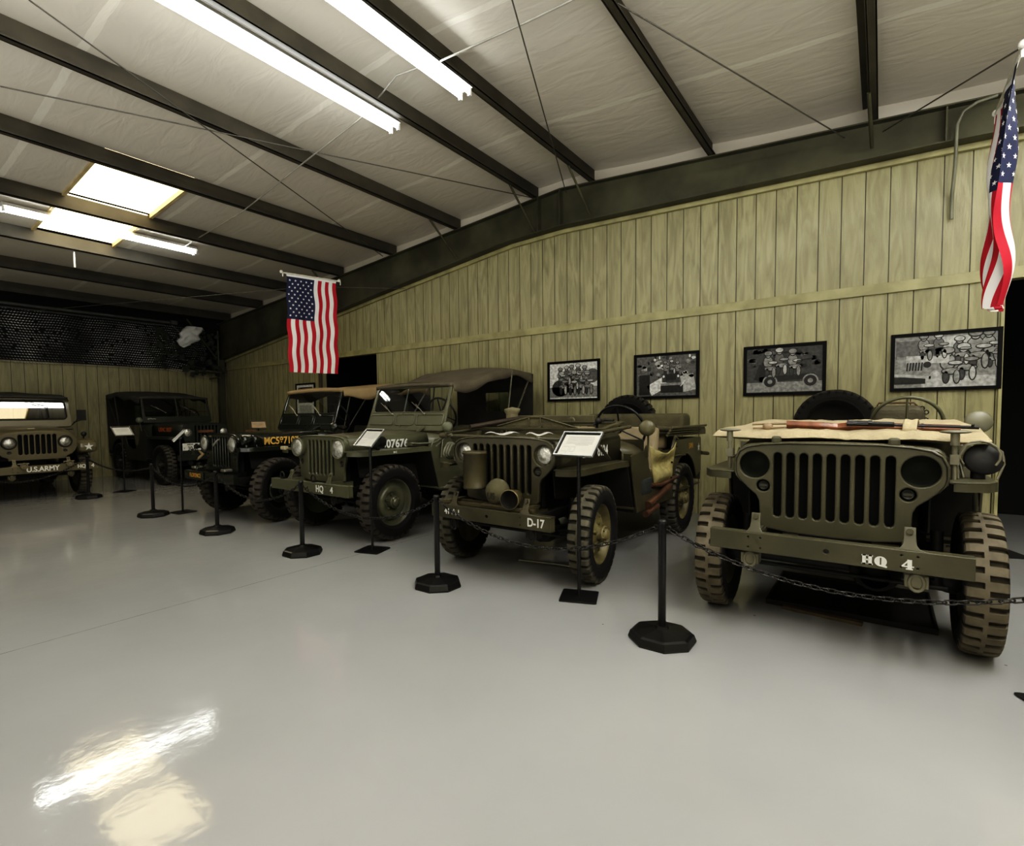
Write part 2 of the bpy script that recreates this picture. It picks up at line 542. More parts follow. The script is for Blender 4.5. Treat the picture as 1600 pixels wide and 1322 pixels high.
structure(M().box((XR + 0.05, (YB + YW) / 2, 2.2), (0.1, YW - YB, 4.4)).build('wall_right', m_trim))
structure(M().box(((XL + XR) / 2, YB - 0.05, 2.3), (XR - XL, 0.1, 4.6)).build('wall_back', m_trim))

# ceiling insulation, sagging between purlins, openings for the skylights
m_ceil = bpy.data.materials.new('white vinyl insulation'); m_ceil.use_nodes = True
def _ceil():
    nt = m_ceil.node_tree; b = nt.nodes['Principled BSDF']
    tc = N(nt, 'ShaderNodeTexCoord'); sp = N(nt, 'ShaderNodeSeparateXYZ'); nt.links.new(tc.outputs['Object'], sp.inputs[0])
    n1 = N(nt, 'ShaderNodeTexNoise'); n1.inputs['Scale'].default_value = 1.5; n1.inputs['Detail'].default_value = 4
    nt.links.new(tc.outputs['Object'], n1.inputs['Vector'])
    yy = math_node(nt, 'ADD', sp.outputs[1], math_node(nt, 'MULTIPLY', n1.outputs['Fac'], 0.10))
    m1 = math_node(nt, 'MODULO', math_node(nt, 'ADD', yy, 20.0 * 1.83 - 4.42), 1.83)
    d = math_node(nt, 'ABSOLUTE', math_node(nt, 'SUBTRACT', m1, 0.9))
    seam = math_node(nt, 'LESS_THAN', d, 0.035)
    c = mix_col(nt, math_node(nt, 'MULTIPLY', seam, 0.8), (0.66, 0.62, 0.54), (0.82, 0.79, 0.70))
    nt.links.new(c, b.inputs['Base Color'])
    b.inputs['Roughness'].default_value = 0.38
    mp = N(nt, 'ShaderNodeMapping'); mp.inputs['Scale'].default_value = (0.7, 2.2, 1)
    nt.links.new(tc.outputs['Object'], mp.inputs[0])
    n2 = N(nt, 'ShaderNodeTexNoise'); n2.inputs['Scale'].default_value = 2.5; n2.inputs['Detail'].default_value = 3; n2.inputs['Distortion'].default_value = 0.8
    nt.links.new(mp.outputs[0], n2.inputs['Vector'])
    h = math_node(nt, 'ADD', n2.outputs['Fac'], math_node(nt, 'MULTIPLY', seam, 0.25))
    bp = N(nt, 'ShaderNodeBump'); bp.inputs['Strength'].default_value = 0.22; bp.inputs['Distance'].default_value = 0.05
    nt.links.new(h, bp.inputs['Height']); nt.links.new(bp.outputs['Normal'], b.inputs['Normal'])
_ceil()
PX = [-13.0, -11.5, -10.0, -8.5, -7.0, -5.5, -4.03, -3.15, -1.65, -0.15, 1.35, 2.85, 4.35, 5.85]
SKY = [(-8.47, -7.03), (-9.97, -8.53)]; SY = (2.22, 3.24)
ce = M()
xs = [XL] + PX + [XR]
PH = 0.2
for a, b_ in zip(xs[:-1], xs[1:]):
    issky = any(abs(a - (s[0] - 0.03)) < 0.05 for s in SKY)
    n = 8
    ys = [YB, SY[0], SY[1], YW + 0.02] if issky else [YB, YW + 0.02]
    for yi in range(len(ys) - 1):
        if issky and yi == 1:
            continue
        def fn(u, v, a=a, b_=b_, y0=ys[yi], y1=ys[yi + 1]):
            x = a + (b_ - a) * u; y = y0 + (y1 - y0) * v
            return (x, y, roofz(x) + PH + 0.004 - 0.035 * math.sin(PI * u) * (0.6 + 0.5 * noise.noise(Vector((x * .3, y * .9, 0)))))
        ce.grid(fn, n, 24)
structure(ce.build('ceiling', m_ceil))
m_sky = emit_mat('daylit skylight panel', (1.0, 0.84, 0.52), 3.0)
m_curb = mat('yellowed insulation edge', (0.55, 0.45, 0.25), 0.6, bump=0.3)
for k, s in enumerate(SKY):
    x0, x1 = s
    o = M().add([(x0, SY[0], roofz(x0) + PH + 0.03), (x1, SY[0], roofz(x1) + PH + 0.03), (x1, SY[1], roofz(x1) + PH + 0.03), (x0, SY[1], roofz(x0) + PH + 0.03)], [(0, 1, 2, 3)]).build('window_%d' % (k + 1), m_sky)
    structure(o)
    fr = M()
    for y in SY:
        fr.prism([(x0, y - 0.02, roofz(x0) + PH - 0.035), (x1, y - 0.02, roofz(x1) + PH - 0.035), (x1, y - 0.02, roofz(x1) + PH + 0.03), (x0, y - 0.02, roofz(x0) + PH + 0.03)], (0, 0.04, 0))
    fr.build('window_frame', m_curb, parent=o)
# purlins (z sections)
for x in PX:
    z = roofz(x); t = 0.012; s = 1 if x > RX else -1
    p = M()
    y0, L = YB, 6.68 - YB
    p.prism([(x - t / 2, y0, z), (x + t / 2, y0, z), (x + t / 2, y0, z + PH), (x - t / 2, y0, z + PH)], (0, L, 0))
    p.prism([(x, y0, z), (x + 0.065, y0, z), (x + 0.065, y0, z + 0.008), (x, y0, z + 0.008)], (0, L, 0))
    p.prism([(x + 0.057, y0, z), (x + 0.065, y0, z), (x + 0.065, y0, z + 0.022), (x + 0.057, y0, z + 0.022)], (0, L, 0))
    p.prism([(x - 0.065, y0, z + PH - 0.008), (x, y0, z + PH - 0.008), (x, y0, z + PH), (x - 0.065, y0, z + PH)], (0, L, 0))
    structure(p.build('purlin', m_purlin))
# tapered end rafter in front of the gable wall
TOP = [(XL, roofz(XL) ), (RX, RZ), (XR, roofz(XR))]
BOT = [(XL, 2.70), (-7.5, 3.47), (-4.5, 3.83), (RX, 3.86), (0.44, 3.72), (XR, 3.40)]
rf = M()
pts = [(x, 6.61, z) for x, z in TOP] + [(x, 6.61, z) for x, z in reversed(BOT)]
rf.prism(pts, (0, 0.012, 0))
for line, s in ((TOP, -1), (BOT, 1)):
    for (xa, za), (xb, zb) in zip(line[:-1], line[1:]):
        rf.prism([(xa, 6.53, za), (xb, 6.53, zb), (xb, 6.53, zb + 0.014 * s), (xa, 6.53, za + 0.014 * s)], (0, 0.17, 0))
for xs_, zt, zb in ((-3.95, 4.34, 3.84), (-3.6, 4.37, 3.86), (0.42, 4.04, 3.72)):
    rf.box((xs_, 6.57, (zt + zb) / 2), (0.014, 0.09, zt - zb - 0.01))
structure(rf.build('rafter', m_steelg))
structure(M().prism([(x, YW - 0.05, z + 0.0) for x, z in BOT] + [(x, YW - 0.05, z - 0.055) for x, z in reversed(BOT)], (0, 0.05, 0)).build('trim_5', m_trim, bevel=0.004))
for x in (-8.5, -5.5, -4.03, -3.15, -0.15):      # flange braces
    zb = roofz(x)
    bz = 3.83 if x > -5 else 3.86 + (x + 4.5) * 0.12
    structure(M().tube([(x, 5.95, zb), (x + 0.02, 6.56, bz + 0.02)], 0.016, 6).build('purlin_brace', m_steelg))
structure(M().prism([(x, YW - 0.012, z + 0.21) for x, z in TOP] + [(x, YW - 0.012, z - 0.2) for x, z in reversed(TOP)], (0, 0.01, 0)).build('trim_6', m_ceil))
# left corner column and brackets
structure(M().box((-13.30, 6.55, 1.35), (0.12, 0.14, 2.7)).box((-13.22, 6.55, 2.38), (0.22, 0.10, 0.02)).box((-13.1, 6.3, 2.22), (0.5, 0.05, 0.03)).box((-13.15, 6.2, 2.36), (0.4, 0.4, 0.025)).tube([(-13.25, 6.4, 2.75), (-12.9, 5.6, 3.55)], 0.025, 6).tube([(-13.2, 6.45, 2.5), (-13.2, 6.45, 3.4)], 0.02, 6).build('column', m_steelg))

# ------------------------------------------------------------------ lighting fixtures
m_tube = emit_mat('fluorescent tube', (0.98, 1.0, 0.965), 12.0)
m_tube_strong = emit_mat('strong fluorescent tube', (1.0, 0.99, 0.94), 50.0)  # same tubes, strength raised to brighten the right side of the hall
m_fix = mat('white fixture enamel', (0.75, 0.74, 0.7), 0.35)
def fixture(name, label, x, y1, z, L=2.44, tm=None):
    r = empty(name, (x, y1 - L / 2, z))
    tag(r, label, 'light', 'long ceiling tube lights')
    b = M(); b.prism([(-0.09, -L / 2, 0.03), (0.09, -L / 2, 0.03), (0.045, -L / 2, 0.085), (-0.045, -L / 2, 0.085)], (0, L, 0))
    b.build('housing', m_fix, r, bevel=0.004)
    for s in (-1, 1):
        for e in (-1, 1):
            M().box((s * 0.055, e * (L / 2 - 0.012), 0.0), (0.03, 0.024, 0.07)).build('lamp_holder', m_fix, r)
    for s in (-1, 1):
        M().tube([(s * 0.055, -L / 2 + 0.03, 0.0), (s * 0.055, L / 2 - 0.03, 0.0)], 0.019, 12).build('tube', tm or m_tube, r)
    return r
fixture('fluorescent_light', 'long bright tube light left of the ridge, its end nearest the middle of the photo', -4.16, 3.99, 4.30)
fixture('fluorescent_light', 'long bright tube light at top of photo beside the ridge, right of its twin', -3.19, 3.98, 4.29)
fixture('fluorescent_light', 'long bright tube light running past the skylights at far left', -9.18, 4.17, 4.02)
for (x, y, z, t) in ((-4.16, 1.50, 4.30, 'tube light behind the left ridge light, further from the wall'), (-3.19, 1.50, 4.29, 'tube light behind the right ridge light, further from the wall'),
                     (0.45, 3.55, 4.02, 'tube light above the nearest jeep, out over the floor in front of it'), (1.75, 5.6, 3.92, 'tube light over the dark opening at right, nearest the gable wall'),
                     (1.75, 3.05, 3.92, 'tube light at right, second away from the gable wall')):
    fixture('fluorescent_light', t, x, y, z, tm=m_tube_strong if x > -1 else m_tube)

# conduit and bracing rods
def rod(name, label, pts, r, m=galv, cat='rod', n=6):
    return tag(M().tube(pts, r, n).build(name, m), label, cat)
rod('conduit', 'thin grey conduit running from the ridge light up to the top purlin', [(-3.1, 3.52, 4.33), (-2.2, 3.50, 4.24), (-1.68, 3.47, 4.19), (-0.9, 3.47, 4.15)], 0.0085, cat='conduit')
rod('conduit', 'short bent conduit joining the two ridge lights', [(-3.25, 3.52, 4.36), (-3.62, 3.5, 4.40), (-3.82, 3.55, 4.38), (-4.1, 3.62, 4.36)], 0.0085, cat='conduit')
rod('conduit', 'long grey conduit crossing the purlins between left light and ridge light', [(-4.22, 3.62, 4.30), (-5.5, 3.7, 4.19), (-7.0, 3.82, 4.07), (-9.1, 3.95, 4.05)], 0.0085, cat='conduit')
rod('hanging_bracket', 'short white strip hanging from purlin under the skylight', [(-10.02, 2.72, 3.86), (-10.02, 2.72, 3.62)], 0.014, m_fix, 'bracket')
cable = mat('thin steel cable', (0.12, 0.115, 0.10), 0.5, 0.4)
rod('brace_cable', 'thin cable crossing the ceiling from top left to the rafter', [(-4.79, 1.114, 4.20), (-7.185, 6.52, 4.12)], 0.006, cable, 'cable')
rod('brace_cable', 'thin cable rising left from the rafter near the roof ridge', [(-6.11, 1.192, 4.15), (-4.02, 6.52, 4.34)], 0.006, cable, 'cable')
rod('brace_cable', 'thin dark cable dropping from top of photo to the ridge end of the rafter', [(-2.067, 3.10, 4.1), (-3.49, 6.52, 4.28)], 0.006, cable, 'cable')
rod('brace_cable', 'thin dark cable from the second purlin down to the rafter at right', [(-1.536, 3.64, 4.15), (-0.352, 6.52, 4.0)], 0.006, cable, 'cable')
rod('brace_cable', 'thin dark cable from the right flag bracket to the rafter', [(0.639, 4.76, 3.52), (-0.044, 6.52, 3.96)], 0.006, cable, 'cable')
rod('brace_cable', 'thin taut wire stretched level behind the left flag pole', [(-12.9, 2.6, 3.28), (-7.6, 5.3, 3.42), (-6.6, 6.5, 3.45)], 0.005, cable, 'cable')
pp = [(0.50, 6.5, 4.02)]
pp = [(0.75, 6.5, 4.0), (0.62, 6.5, 3.99), (0.53, 6.5, 3.94), (0.49, 6.5, 3.84), (0.49, 6.55, 3.5), (0.485, 6.69, 3.28), (0.485, 6.69, 3.05)]
rod('wall_conduit', 'bent grey conduit dropping from the rafter at right beside the flag', pp, 0.014, mat('painted conduit', (0.2, 0.2, 0.15), 0.45), 'conduit', 8)

# ------------------------------------------------------------------ flags
fl_r = mat('flag red', (0.42, 0.010, 0.028), 0.75, var=0.08); fl_w = mat('flag white', (0.80, 0.78, 0.76), 0.75, var=0.03); fl_b = mat('flag navy', (0.012, 0.016, 0.055), 0.75, var=0.1)
def flag(label, loc, rz, W, H, amp, k, squeeze, side, twist=0.0):
    """hangs straight down from a short pole; local +x runs along the pole, z down from 0; canton at low x"""
    r = empty('hanging_flag', loc, rz)
    tag(r, label, 'flag')
    def pos(u, v, off=0.0):
        cmp_ = 1 - squeeze * min(1, v * 2.2) - twist * v
        x = W - (1 - u) * W * cmp_
        y = amp * (min(1, 0.15 + v * 2.5)) * math.sin(k * u * 2 * PI + 2.6 * v + 0.6) + amp * 0.6 * math.sin(v * 13 + u * 5) * v
        x += 0.010 * math.sin(v * 21 + u * 3)
        return Vector((x, y + off, -v * H))
    nu, nv = 52, 70
    def mi(i, j):
        if j < 2: return 1
        st = int(i / 4)
        if j < 32 and i < 28: return 2
        return 0 if (12 - st) % 2 == 0 else 1
    c = M(); c.grid(lambda u, v: pos(u, v), nu, nv, mif=mi)
    cl = c.build('cloth', [fl_r, fl_w, fl_b], r)
    st = M()
    for row in range(11):
        for q in range(5 if row % 2 else 4 + 1 if False else (4 if row % 2 else 5)):
            pass
    # canton: 9 rows of 6/5 turned on its side -> 11 x 9 lattice
    for a in range(11):
        for b_ in range(9):
            if (a + b_) % 2: continue
            uc = (b_ + 1) / 10 * (28 / 52); vc = 2 / 70 + (a + 1) / 12 * (30 / 70)
            for off in (0.003, -0.003):
                vs = []
                for q in range(10):
                    rr = 0.019 if q % 2 == 0 else 0.008
                    an = q * PI / 5 + PI / 2
                    vs.append(pos(uc + rr * math.cos(an) / W, vc - rr * math.sin(an) / H, off))
                vs.append(pos(uc, vc, off))
                st.add(vs, [(10, q, (q + 1) % 10) for q in range(10)])
    st.build('stars', fl_w, cl)
    p = M().tube([(-0.06, 0, 0.0), (W + 0.05, 0, 0.0)], 0.013, 8)
    p.build('pole', mat('white pole', (0.6, 0.58, 0.5), 0.4), r)
    e = M()
    for x in (-0.07, W + 0.05):
        e.ball((x, 0, 0.01), 0.026, 10).tube([(x + 0.02, 0, 0.0), (x + 0.02, 0, -0.06)], 0.008, 6)
    e.build('pole_end_cap', mat('white plastic', (0.75, 0.73, 0.68), 0.4), r)
    return r
flag('flag with stars hanging flat from a short pole, left of the photo middle', (-7.247, 4.613, 3.445), R(76.3), 0.80, 1.50, 0.012, 2.5, 0.0, 1)
flag('folded flag hanging edge on at the right edge of the photo', (0.645, 4.76, 3.50), R(90), 0.83, 1.50, 0.05, 2.2, 0.22, 1, 0.30)

# ------------------------------------------------------------------ camouflage net, bag
net = M()
ny, nz = 108, 21
y0, y1, z0, z1 = 1.0, 6.2, 2.36, 3.42
rq = random.Random(5)
for i in range(ny):
    for j in range(nz):
        if rq.random() < 0.05: continue
        y = y0 + (y1 - y0) * (i + 0.5 * (j % 2)) / ny; z = z0 + (z1 - z0) * (j + .5) / nz
        z += 0.020 * noise.noise(Vector((y * 2, z * 2, 3))) - (0.16 * max(0, y - 5.3) if j < 5 else 0)
        x = XL + 0.11 + 0.05 * noise.noise(Vector((0, y * 1.5, z * 2)))
        sl = -0.35 if (math.sin(y * 1.3 + z * 4) > -0.3) else 0.35
        L = 0.021 + rq.uniform(-.003, .004); t = 0.0075 + 0.003 * noise.noise(Vector((y * 3, z * 3, 0))) + rq.uniform(-.001, .001)
        net.add([(x, y - L, z - sl * L), (x + .006, y, z - t), (x, y + L, z + sl * L), (x + .006, y, z + t)], [(0, 1, 2, 3)], 0)
nb = M().grid(lambda u, v: (XL + 0.05, y0 + (y1 - y0) * u, z0 + 0.05 + (z1 - z0) * v), 2, 2)
cn = net.build('camouflage_net', mat('grey camouflage cloth', (0.62, 0.61, 0.55), 0.6, var=0.75, scale=1.6))
tag(cn, 'dark camouflage netting draped along the wall above the green panels', 'netting')
nb.build('backing', mat('black cloth', (0.008, 0.008, 0.008), 0.9), cn)
lp = M()
rnd = random.Random(3)
for i in range(150):
    y = rnd.uniform(5.0, 6.45); z = rnd.uniform(2.28 if y > 5.5 else 2.45, 3.35); s = rnd.uniform(0.03, 0.09)
    x = XL + rnd.uniform(0.12, 0.3 if y > 5.6 else 0.2)
    q = [Vector((x + rnd.uniform(-.03, .03), y + s * math.cos(a) * rnd.uniform(.5, 1.2), z + s * math.sin(a) * rnd.uniform(.5, 1.2))) for a in (0.3, 1.4, 2.6, 3.7, 5.1)]
    lp.add(q, [(0, 1, 2, 3, 4)])
lpo = lp.build('leafy_scrim', mat('dark green scrim', (0.035, 0.042, 0.028), 0.8, var=0.5), cn); lpo['kind'] = 'stuff'
tag(M().tube([(XL + 0.25, -1.0, 3.46), (XL + 0.25, 5.35, 3.46)], 0.035, 8).tube([(XL + 0.28, -1.0, 3.38), (XL + 0.28, 5.2, 3.38)], 0.018, 6).box((XL + 0.27, 5.4, 3.46), (0.1, 0.14, 0.09)).tube([(XL + .3, 5.35, 3.4), (XL + .35, 5.45, 3.28), (XL + .35, 5.62, 3.2), (XL + .3, 5.8, 3.2)], 0.012, 6).build('pipe_run', mat('dull pipe', (0.10, 0.10, 0.09), 0.5, 0.3)), 'dull grey pipes running along the left wall above the netting', 'pipe')
bg = M()
def bagf(u, v):
    a = u * 2 * PI; h = v
    r = 0.17 * math.sin(PI * min(1, 0.12 + 0.88 * h)) ** 0.6 * (1.15 - 0.35 * h) + 0.01
    p = Vector((math.cos(a) * r * 0.8, math.sin(a) * r * 1.2, -h * 0.50 + 0.0))
    p += Vector((1, 1, 0)) * noise.noise(p * 9) * 0.09 + Vector((0, -0.22 * h, 0))
    return p
bg.grid(bagf, 18, 14)
tag(bg.build('plastic_bag', mat('white plastic sheet', (0.62, 0.62, 0.60), 0.35, var=0.1, bump=0.3, bscale=12), loc=(-12.9, 5.72, 3.38)), 'crumpled white bag hanging in the far left corner under the roof', 'bag')

# ------------------------------------------------------------------ framed photographs
grays = [mat('photo grey %d' % i, (g, g, g * 0.97), 0.5, var=0.32, scale=30, detail=3) for i, g in enumerate((0.015, 0.05, 0.12, 0.25, 0.45, 0.72))]
def soldier(b, x, z, s, k, lean=0.0):
    """helmeted seated figure made of flat tones, s = scale"""
    def el(cx, cz, rx, rz, t, lvl):
        e = 0.030 * s + 0.003
        b.add([(cx + (rx + e) * math.cos(a * PI / 6), -0.001 * lvl + 0.0005, cz - e * .3 + (rz + e) * math.sin(a * PI / 6)) for a in range(12)], [list(range(12))], 0)
        b.add([(cx + rx * math.cos(a * PI / 6), -0.001 * lvl, cz + rz * math.sin(a * PI / 6)) for a in range(12)], [list(range(12))], t)
    el(x + lean * s, z + 0.9 * s, 0.20 * s, 0.13 * s, 3 + k % 2, 5)
    el(x + lean * s, z + 0.78 * s, 0.12 * s, 0.12 * s, 4, 4)
    el(x + 0.5 * lean * s, z + 0.40 * s, 0.24 * s, 0.34 * s, 3 - k % 2, 3)
    el(x + 0.25 * s, z + 0.35 * s, 0.22 * s, 0.07 * s, 4 - k % 2, 6)
    el(x + 0.12 * s, z + 0.0 * s, 0.30 * s, 0.12 * s, 3, 4)
    el(x + 0.30 * s, z - 0.25 * s, 0.09 * s, 0.28 * s, 3 + k % 2, 5)
    el(x - 0.05 * s, z - 0.25 * s, 0.09 * s, 0.26 * s, 1, 4)
def picture(kind, label, x0, x1, z0, z1):
    r = empty('framed_photograph', ((x0 + x1) / 2, YW - 0.005, (z0 + z1) / 2))
    tag(r, label, 'picture')
    W, H = (x1 - x0) / 2, (z1 - z0) / 2
    M().mesh(plate([(-W, -H), (W, -H), (W, H), (-W, H)], [[(-W + .032, -H + .032), (W - .032, -H + .032), (W - .032, H - .032), (-W + .032, H - .032)]], 0.028, 0.002), mx=frame((0, -0.014, 0), (1, 0, 0), (0, 0, 1))).build('frame', blackm, r)
    b = M(); w, h = W - .03, H - .03
    def q(cx, cz, sx, sz, t, lvl=2, rot=0):
        c, s = math.cos(rot), math.sin(rot)
        b.add([(cx + c * i * sx - s * j * sz, -0.001 * lvl, cz + s * i * sx + c * j * sz) for i, j in ((-1, -1), (1, -1), (1, 1), (-1, 1))], [(0, 1, 2, 3)], t)
    def el(cx, cz, rx, rz, t, lvl=3, n=16):
        b.add([(cx + rx * math.cos(a * 2 * PI / n), -0.001 * lvl, cz + rz * math.sin(a * 2 * PI / n)) for a in range(n)], [list(range(n))], t)
    rn = random.Random(kind * 11)
    if kind == 0:
        q(0, 0, w, h, 5, 1); q(0, -0.16, w, 0.075, 3, 2)
        el(0.30, 0.06, 0.10, 0.10, 2, 2); el(-0.2, -0.10, 0.14, 0.12, 1, 2); el(0, -0.05, 0.2, 0.12, 1, 2)
        for k, (sx, sz) in enumerate(((-0.2, 0.02), (-0.1, 0.04), (-0.02, 0.05), (0.08, 0.06), (0.18, 0.03), (0.02, -0.03))):
            soldier(b, sx, sz, 0.17, k)
        for k, (sx, sz) in enumerate(((-0.18, -0.08), (-0.03, -0.09), (0.10, -0.08), (0.22, -0.08))):
            soldier(b, sx, sz, 0.21, k + 1)
    elif kind == 1:
        q(0, 0, w, h, 2, 1)
        for i in range(60):
            el(rn.uniform(-w + .03, w - .03), rn.uniform(-0.02, h - .02), rn.uniform(.01, .035), rn.uniform(.01, .03), rn.choice((0, 1, 3, 4, 5)), 2, 9)
        q(-0.10, -0.13, 0.12, 0.07, 5, 3, 0.5); q(-0.27, -0.11, 0.07, 0.13, 0, 3); q(0.28, -0.1, 0.08, 0.10, 4, 2, 0.2)
        q(0.07, -0.03, 0.11, 0.055, 1, 4); q(0.07, -0.02, 0.065, 0.04, 0, 5); q(0.07, -0.11, 0.13, 0.014, 3, 5); q(0.08, -0.17, 0.14, 0.045, 0, 4)
        el(-0.02, -0.01, 0.013, 0.016, 5, 6); el(0.16, -0.01, 0.013, 0.016, 5, 6)
        for k, (sx, sz) in enumerate(((0.0, 0.07), (0.08, 0.08), (0.15, 0.06))): soldier(b, sx, sz, 0.11, k)
        q(0.22, -0.10, 0.05, 0.006, 5, 6, 0.9)
    elif kind == 2:
        q(0, 0, w, h, 1, 1); q(0, -0.19, w, 0.055, 3, 2)
        for i in range(50): el(rn.uniform(-w + .03, w - .03), rn.uniform(0.03, h - .02), rn.uniform(.02, .05), rn.uniform(.01, .03), rn.choice((0, 2, 1, 2)), 2, 8)
        q(0.03, -0.09, 0.27, 0.03, 0, 3, 0.05); q(-0.22, -0.03, 0.05, 0.09, 0, 3, -0.3)
        for cx in (-0.13, 0.26): el(cx, -0.13, 0.075, 0.075, 3, 4); el(cx, -0.13, 0.06, 0.06, 0, 5); el(cx, -0.13, 0.025, 0.025, 3, 6)
        for k, (sx, sz) in enumerate(((-0.15, 0.02), (-0.04, 0.05), (0.09, 0.03))): soldier(b, sx, sz, 0.19, k)
        q(0.2, 0.10, 0.07, 0.006, 0, 7, 0.15)
    elif kind == 3:
        q(0, 0, w, h, 3, 1); q(-0.2, 0.12, 0.16, 0.09, 2, 2); q(0.1, 0.17, 0.12, 0.06, 4, 2); q(0.1, -0.2, 0.26, 0.05, 4, 2)
        q(-0.22, -0.03, 0.14, 0.075, 3, 3, -0.1); q(-0.12, 0.02, 0.16, 0.035, 4, 4, -0.05)
        for i in range(6): q(-0.27 + i * 0.022, -0.045, 0.006, 0.04, 0, 5, -0.08)
        el(-0.12, -0.03, 0.03, 0.03, 0, 5); q(-0.23, -0.14, 0.14, 0.013, 4, 5, -0.12); q(-0.25, -0.18, 0.12, 0.035, 0, 4)
        el(-0.06, -0.16, 0.045, 0.07, 4, 5); el(-0.05, 0.10, 0.09, 0.035, 1, 4)
        for k, (sx, sz, s) in enumerate(((0.03, -0.1, 0.22), (0.14, -0.07, 0.22), (0.22, 0.04, 0.23), (0.11, 0.05, 0.17), (-0.15, 0.1, 0.16), (-0.04, 0.11, 0.15), (0.31, 0.08, 0.18), (0.33, 0.0, 0.15))): soldier(b, sx, sz, s, k)
    else:
        q(0, 0, w, h, 5, 1); q(0, h * 0.45, w * 0.82, h * 0.42, 1, 2)
        for i in range(14): el(rn.uniform(-w * .7, w * .7), rn.uniform(h * .1, h * .8), .035, .03, rn.choice((0, 2, 3)), 3, 8)
        q(0, -h * 0.45, w * 0.7, h * 0.35, 4, 2)
    o = b.build('print', grays, r, loc=(0, -0.012, 0))
    return r
picture(0, 'framed black and white photo of a group of helmeted soldiers, leftmost of four', -3.901, -3.084, 1.437, 2.008)
picture(1, 'framed photo of a jeep driving head on through a crowd, second of four', -2.596, -1.783, 1.438, 2.013)
picture(2, 'framed photo of a jeep from the side, right behind the nearest spare wheel', -1.285, -0.480, 1.440, 2.006)
picture(3, 'framed photo of soldiers resting against a parked jeep, beside the dark opening', 0.062, 0.866, 1.445, 2.012)
picture(4, 'upright framed poster on the wall seen through the windscreen of the black jeep', -10.3, -9.6, 1.10, 1.97)

# ------------------------------------------------------------------ wheels
_wc = {}
def tyre_mesh(r, w, mt):
    key = ('t', r, w, mt.name)
    if key in _wc: return _wc[key]
    NL = 31; b = M(); hw = w / 2
    # tread profile: (t across, base radius, groove depth) from inner bead over the tread to the outer bead
    prof = [(-0.62, r * 0.60, 0), (-0.80, r * 0.63, 0), (-0.97, r * 0.72, 0), (-1.0, r * 0.80, 0), (-0.99, r * 0.865, 0), (-0.965, r * 0.90, .4), (-0.93, r * 0.945, 1), (-0.86, r * 0.975, 1),
            (-0.70, r * 0.990, 1), (-0.45, r * 0.997, 1), (-0.20, r, 1), (-0.14, r, 0.9), (-0.10, r, 0), (0, r, 0)]
    prof = prof + [(-t, rr, d) for t, rr, d in reversed(prof[:-1])]
    dep = 0.026
    angs = []
    for k in range(NL):
        base = 2 * PI * k / NL; p = 2 * PI / NL
        for q in (-0.205, -0.17, 0.17, 0.205, 0.295, 0.33, 0.67, 0.705):
            angs.append((base + q * p, q))
    vs = []
    for a, q in angs:
        for t, rr, d in prof:
            side_g = abs(q) <= 0.175 if t < 0 else (0.325 <= q <= 0.675)
            rad = rr - (dep * d if side_g else 0)
            vs.append((t * hw, rad * math.cos(a), rad * math.sin(a)))
    n = len(prof); k = len(angs); fs = []
    for i in range(k):
        i2 = (i + 1) % k
        for j in range(n - 1):
            fs.append((i * n + j, i * n + j + 1, i2 * n + j + 1, i2 * n + j))
    b.add(vs, fs, 0)
    # raised bead rings on the sidewalls
    for s in (-1, 1):
        b.lathe([(r * 0.60, s * hw * 0.58), (r * 0.66, s * hw * 0.90), (r * 0.70, s * hw * 0.97), (r * 0.715, s * hw * 1.005), (r * 0.73, s * hw * 0.98)], axis='X', n=48)
    me = b.data('tyre', [mt]); _wc[key] = me
    return me

def rim_mesh(r, w, mt, style):
    key = ('r', r, w, mt.name, style)
    if key in _wc: return _wc[key]
    b = M(); q = r * 0.615; hw = w / 2
    b.lathe([(q + 0.012, hw * 0.60), (q + 0.010, hw * 0.72), (q - 0.004, hw * 0.70), (q - 0.012, hw * 0.45), (q - 0.022, hw * 0.30), (q - 0.030, hw * 0.05), (q - 0.055, 0.0)], axis='X', n=44)
    if style == 'combat':      # two piece combat rim: flat disc with a ring of bolts and five holes
        b.lathe([(q - 0.055, 0.0), (q - 0.075, hw * 0.25), (q - 0.10, hw * 0.28), (0.085, hw * 0.18), (0.07, hw * 0.45), (0.001, hw * 0.45)], axis='X', n=44)
        for k in range(8):
            a = k * PI / 4
            b.lathe([(0.0001, hw * .36), (0.011, hw * .36), (0.011, hw * .2)], o=(0, (q - .088) * math.cos(a), (q - .088) * math.sin(a)), axis='X', n=6, smooth=False)
    else:                      # smooth dished disc
        b.lathe([(q - 0.055, 0.0), (q - 0.060, hw * 0.30), (q - 0.075, hw * 0.50), (q - 0.095, hw * 0.55), (0.10, hw * 0.35), (0.085, hw * 0.15), (0.07, hw * 0.12), (0.001, hw * 0.12)], axis='X', n=44)
    b.lathe([(q + 0.012, -hw * 0.60), (q + 0.010, -hw * 0.72), (q - 0.004, -hw * 0.70), (q - 0.022, -hw * 0.30), (0.02, -hw * .3)], axis='X', n=44)
    me = b.data('rim', [mt]); _wc[key] = me
    return me

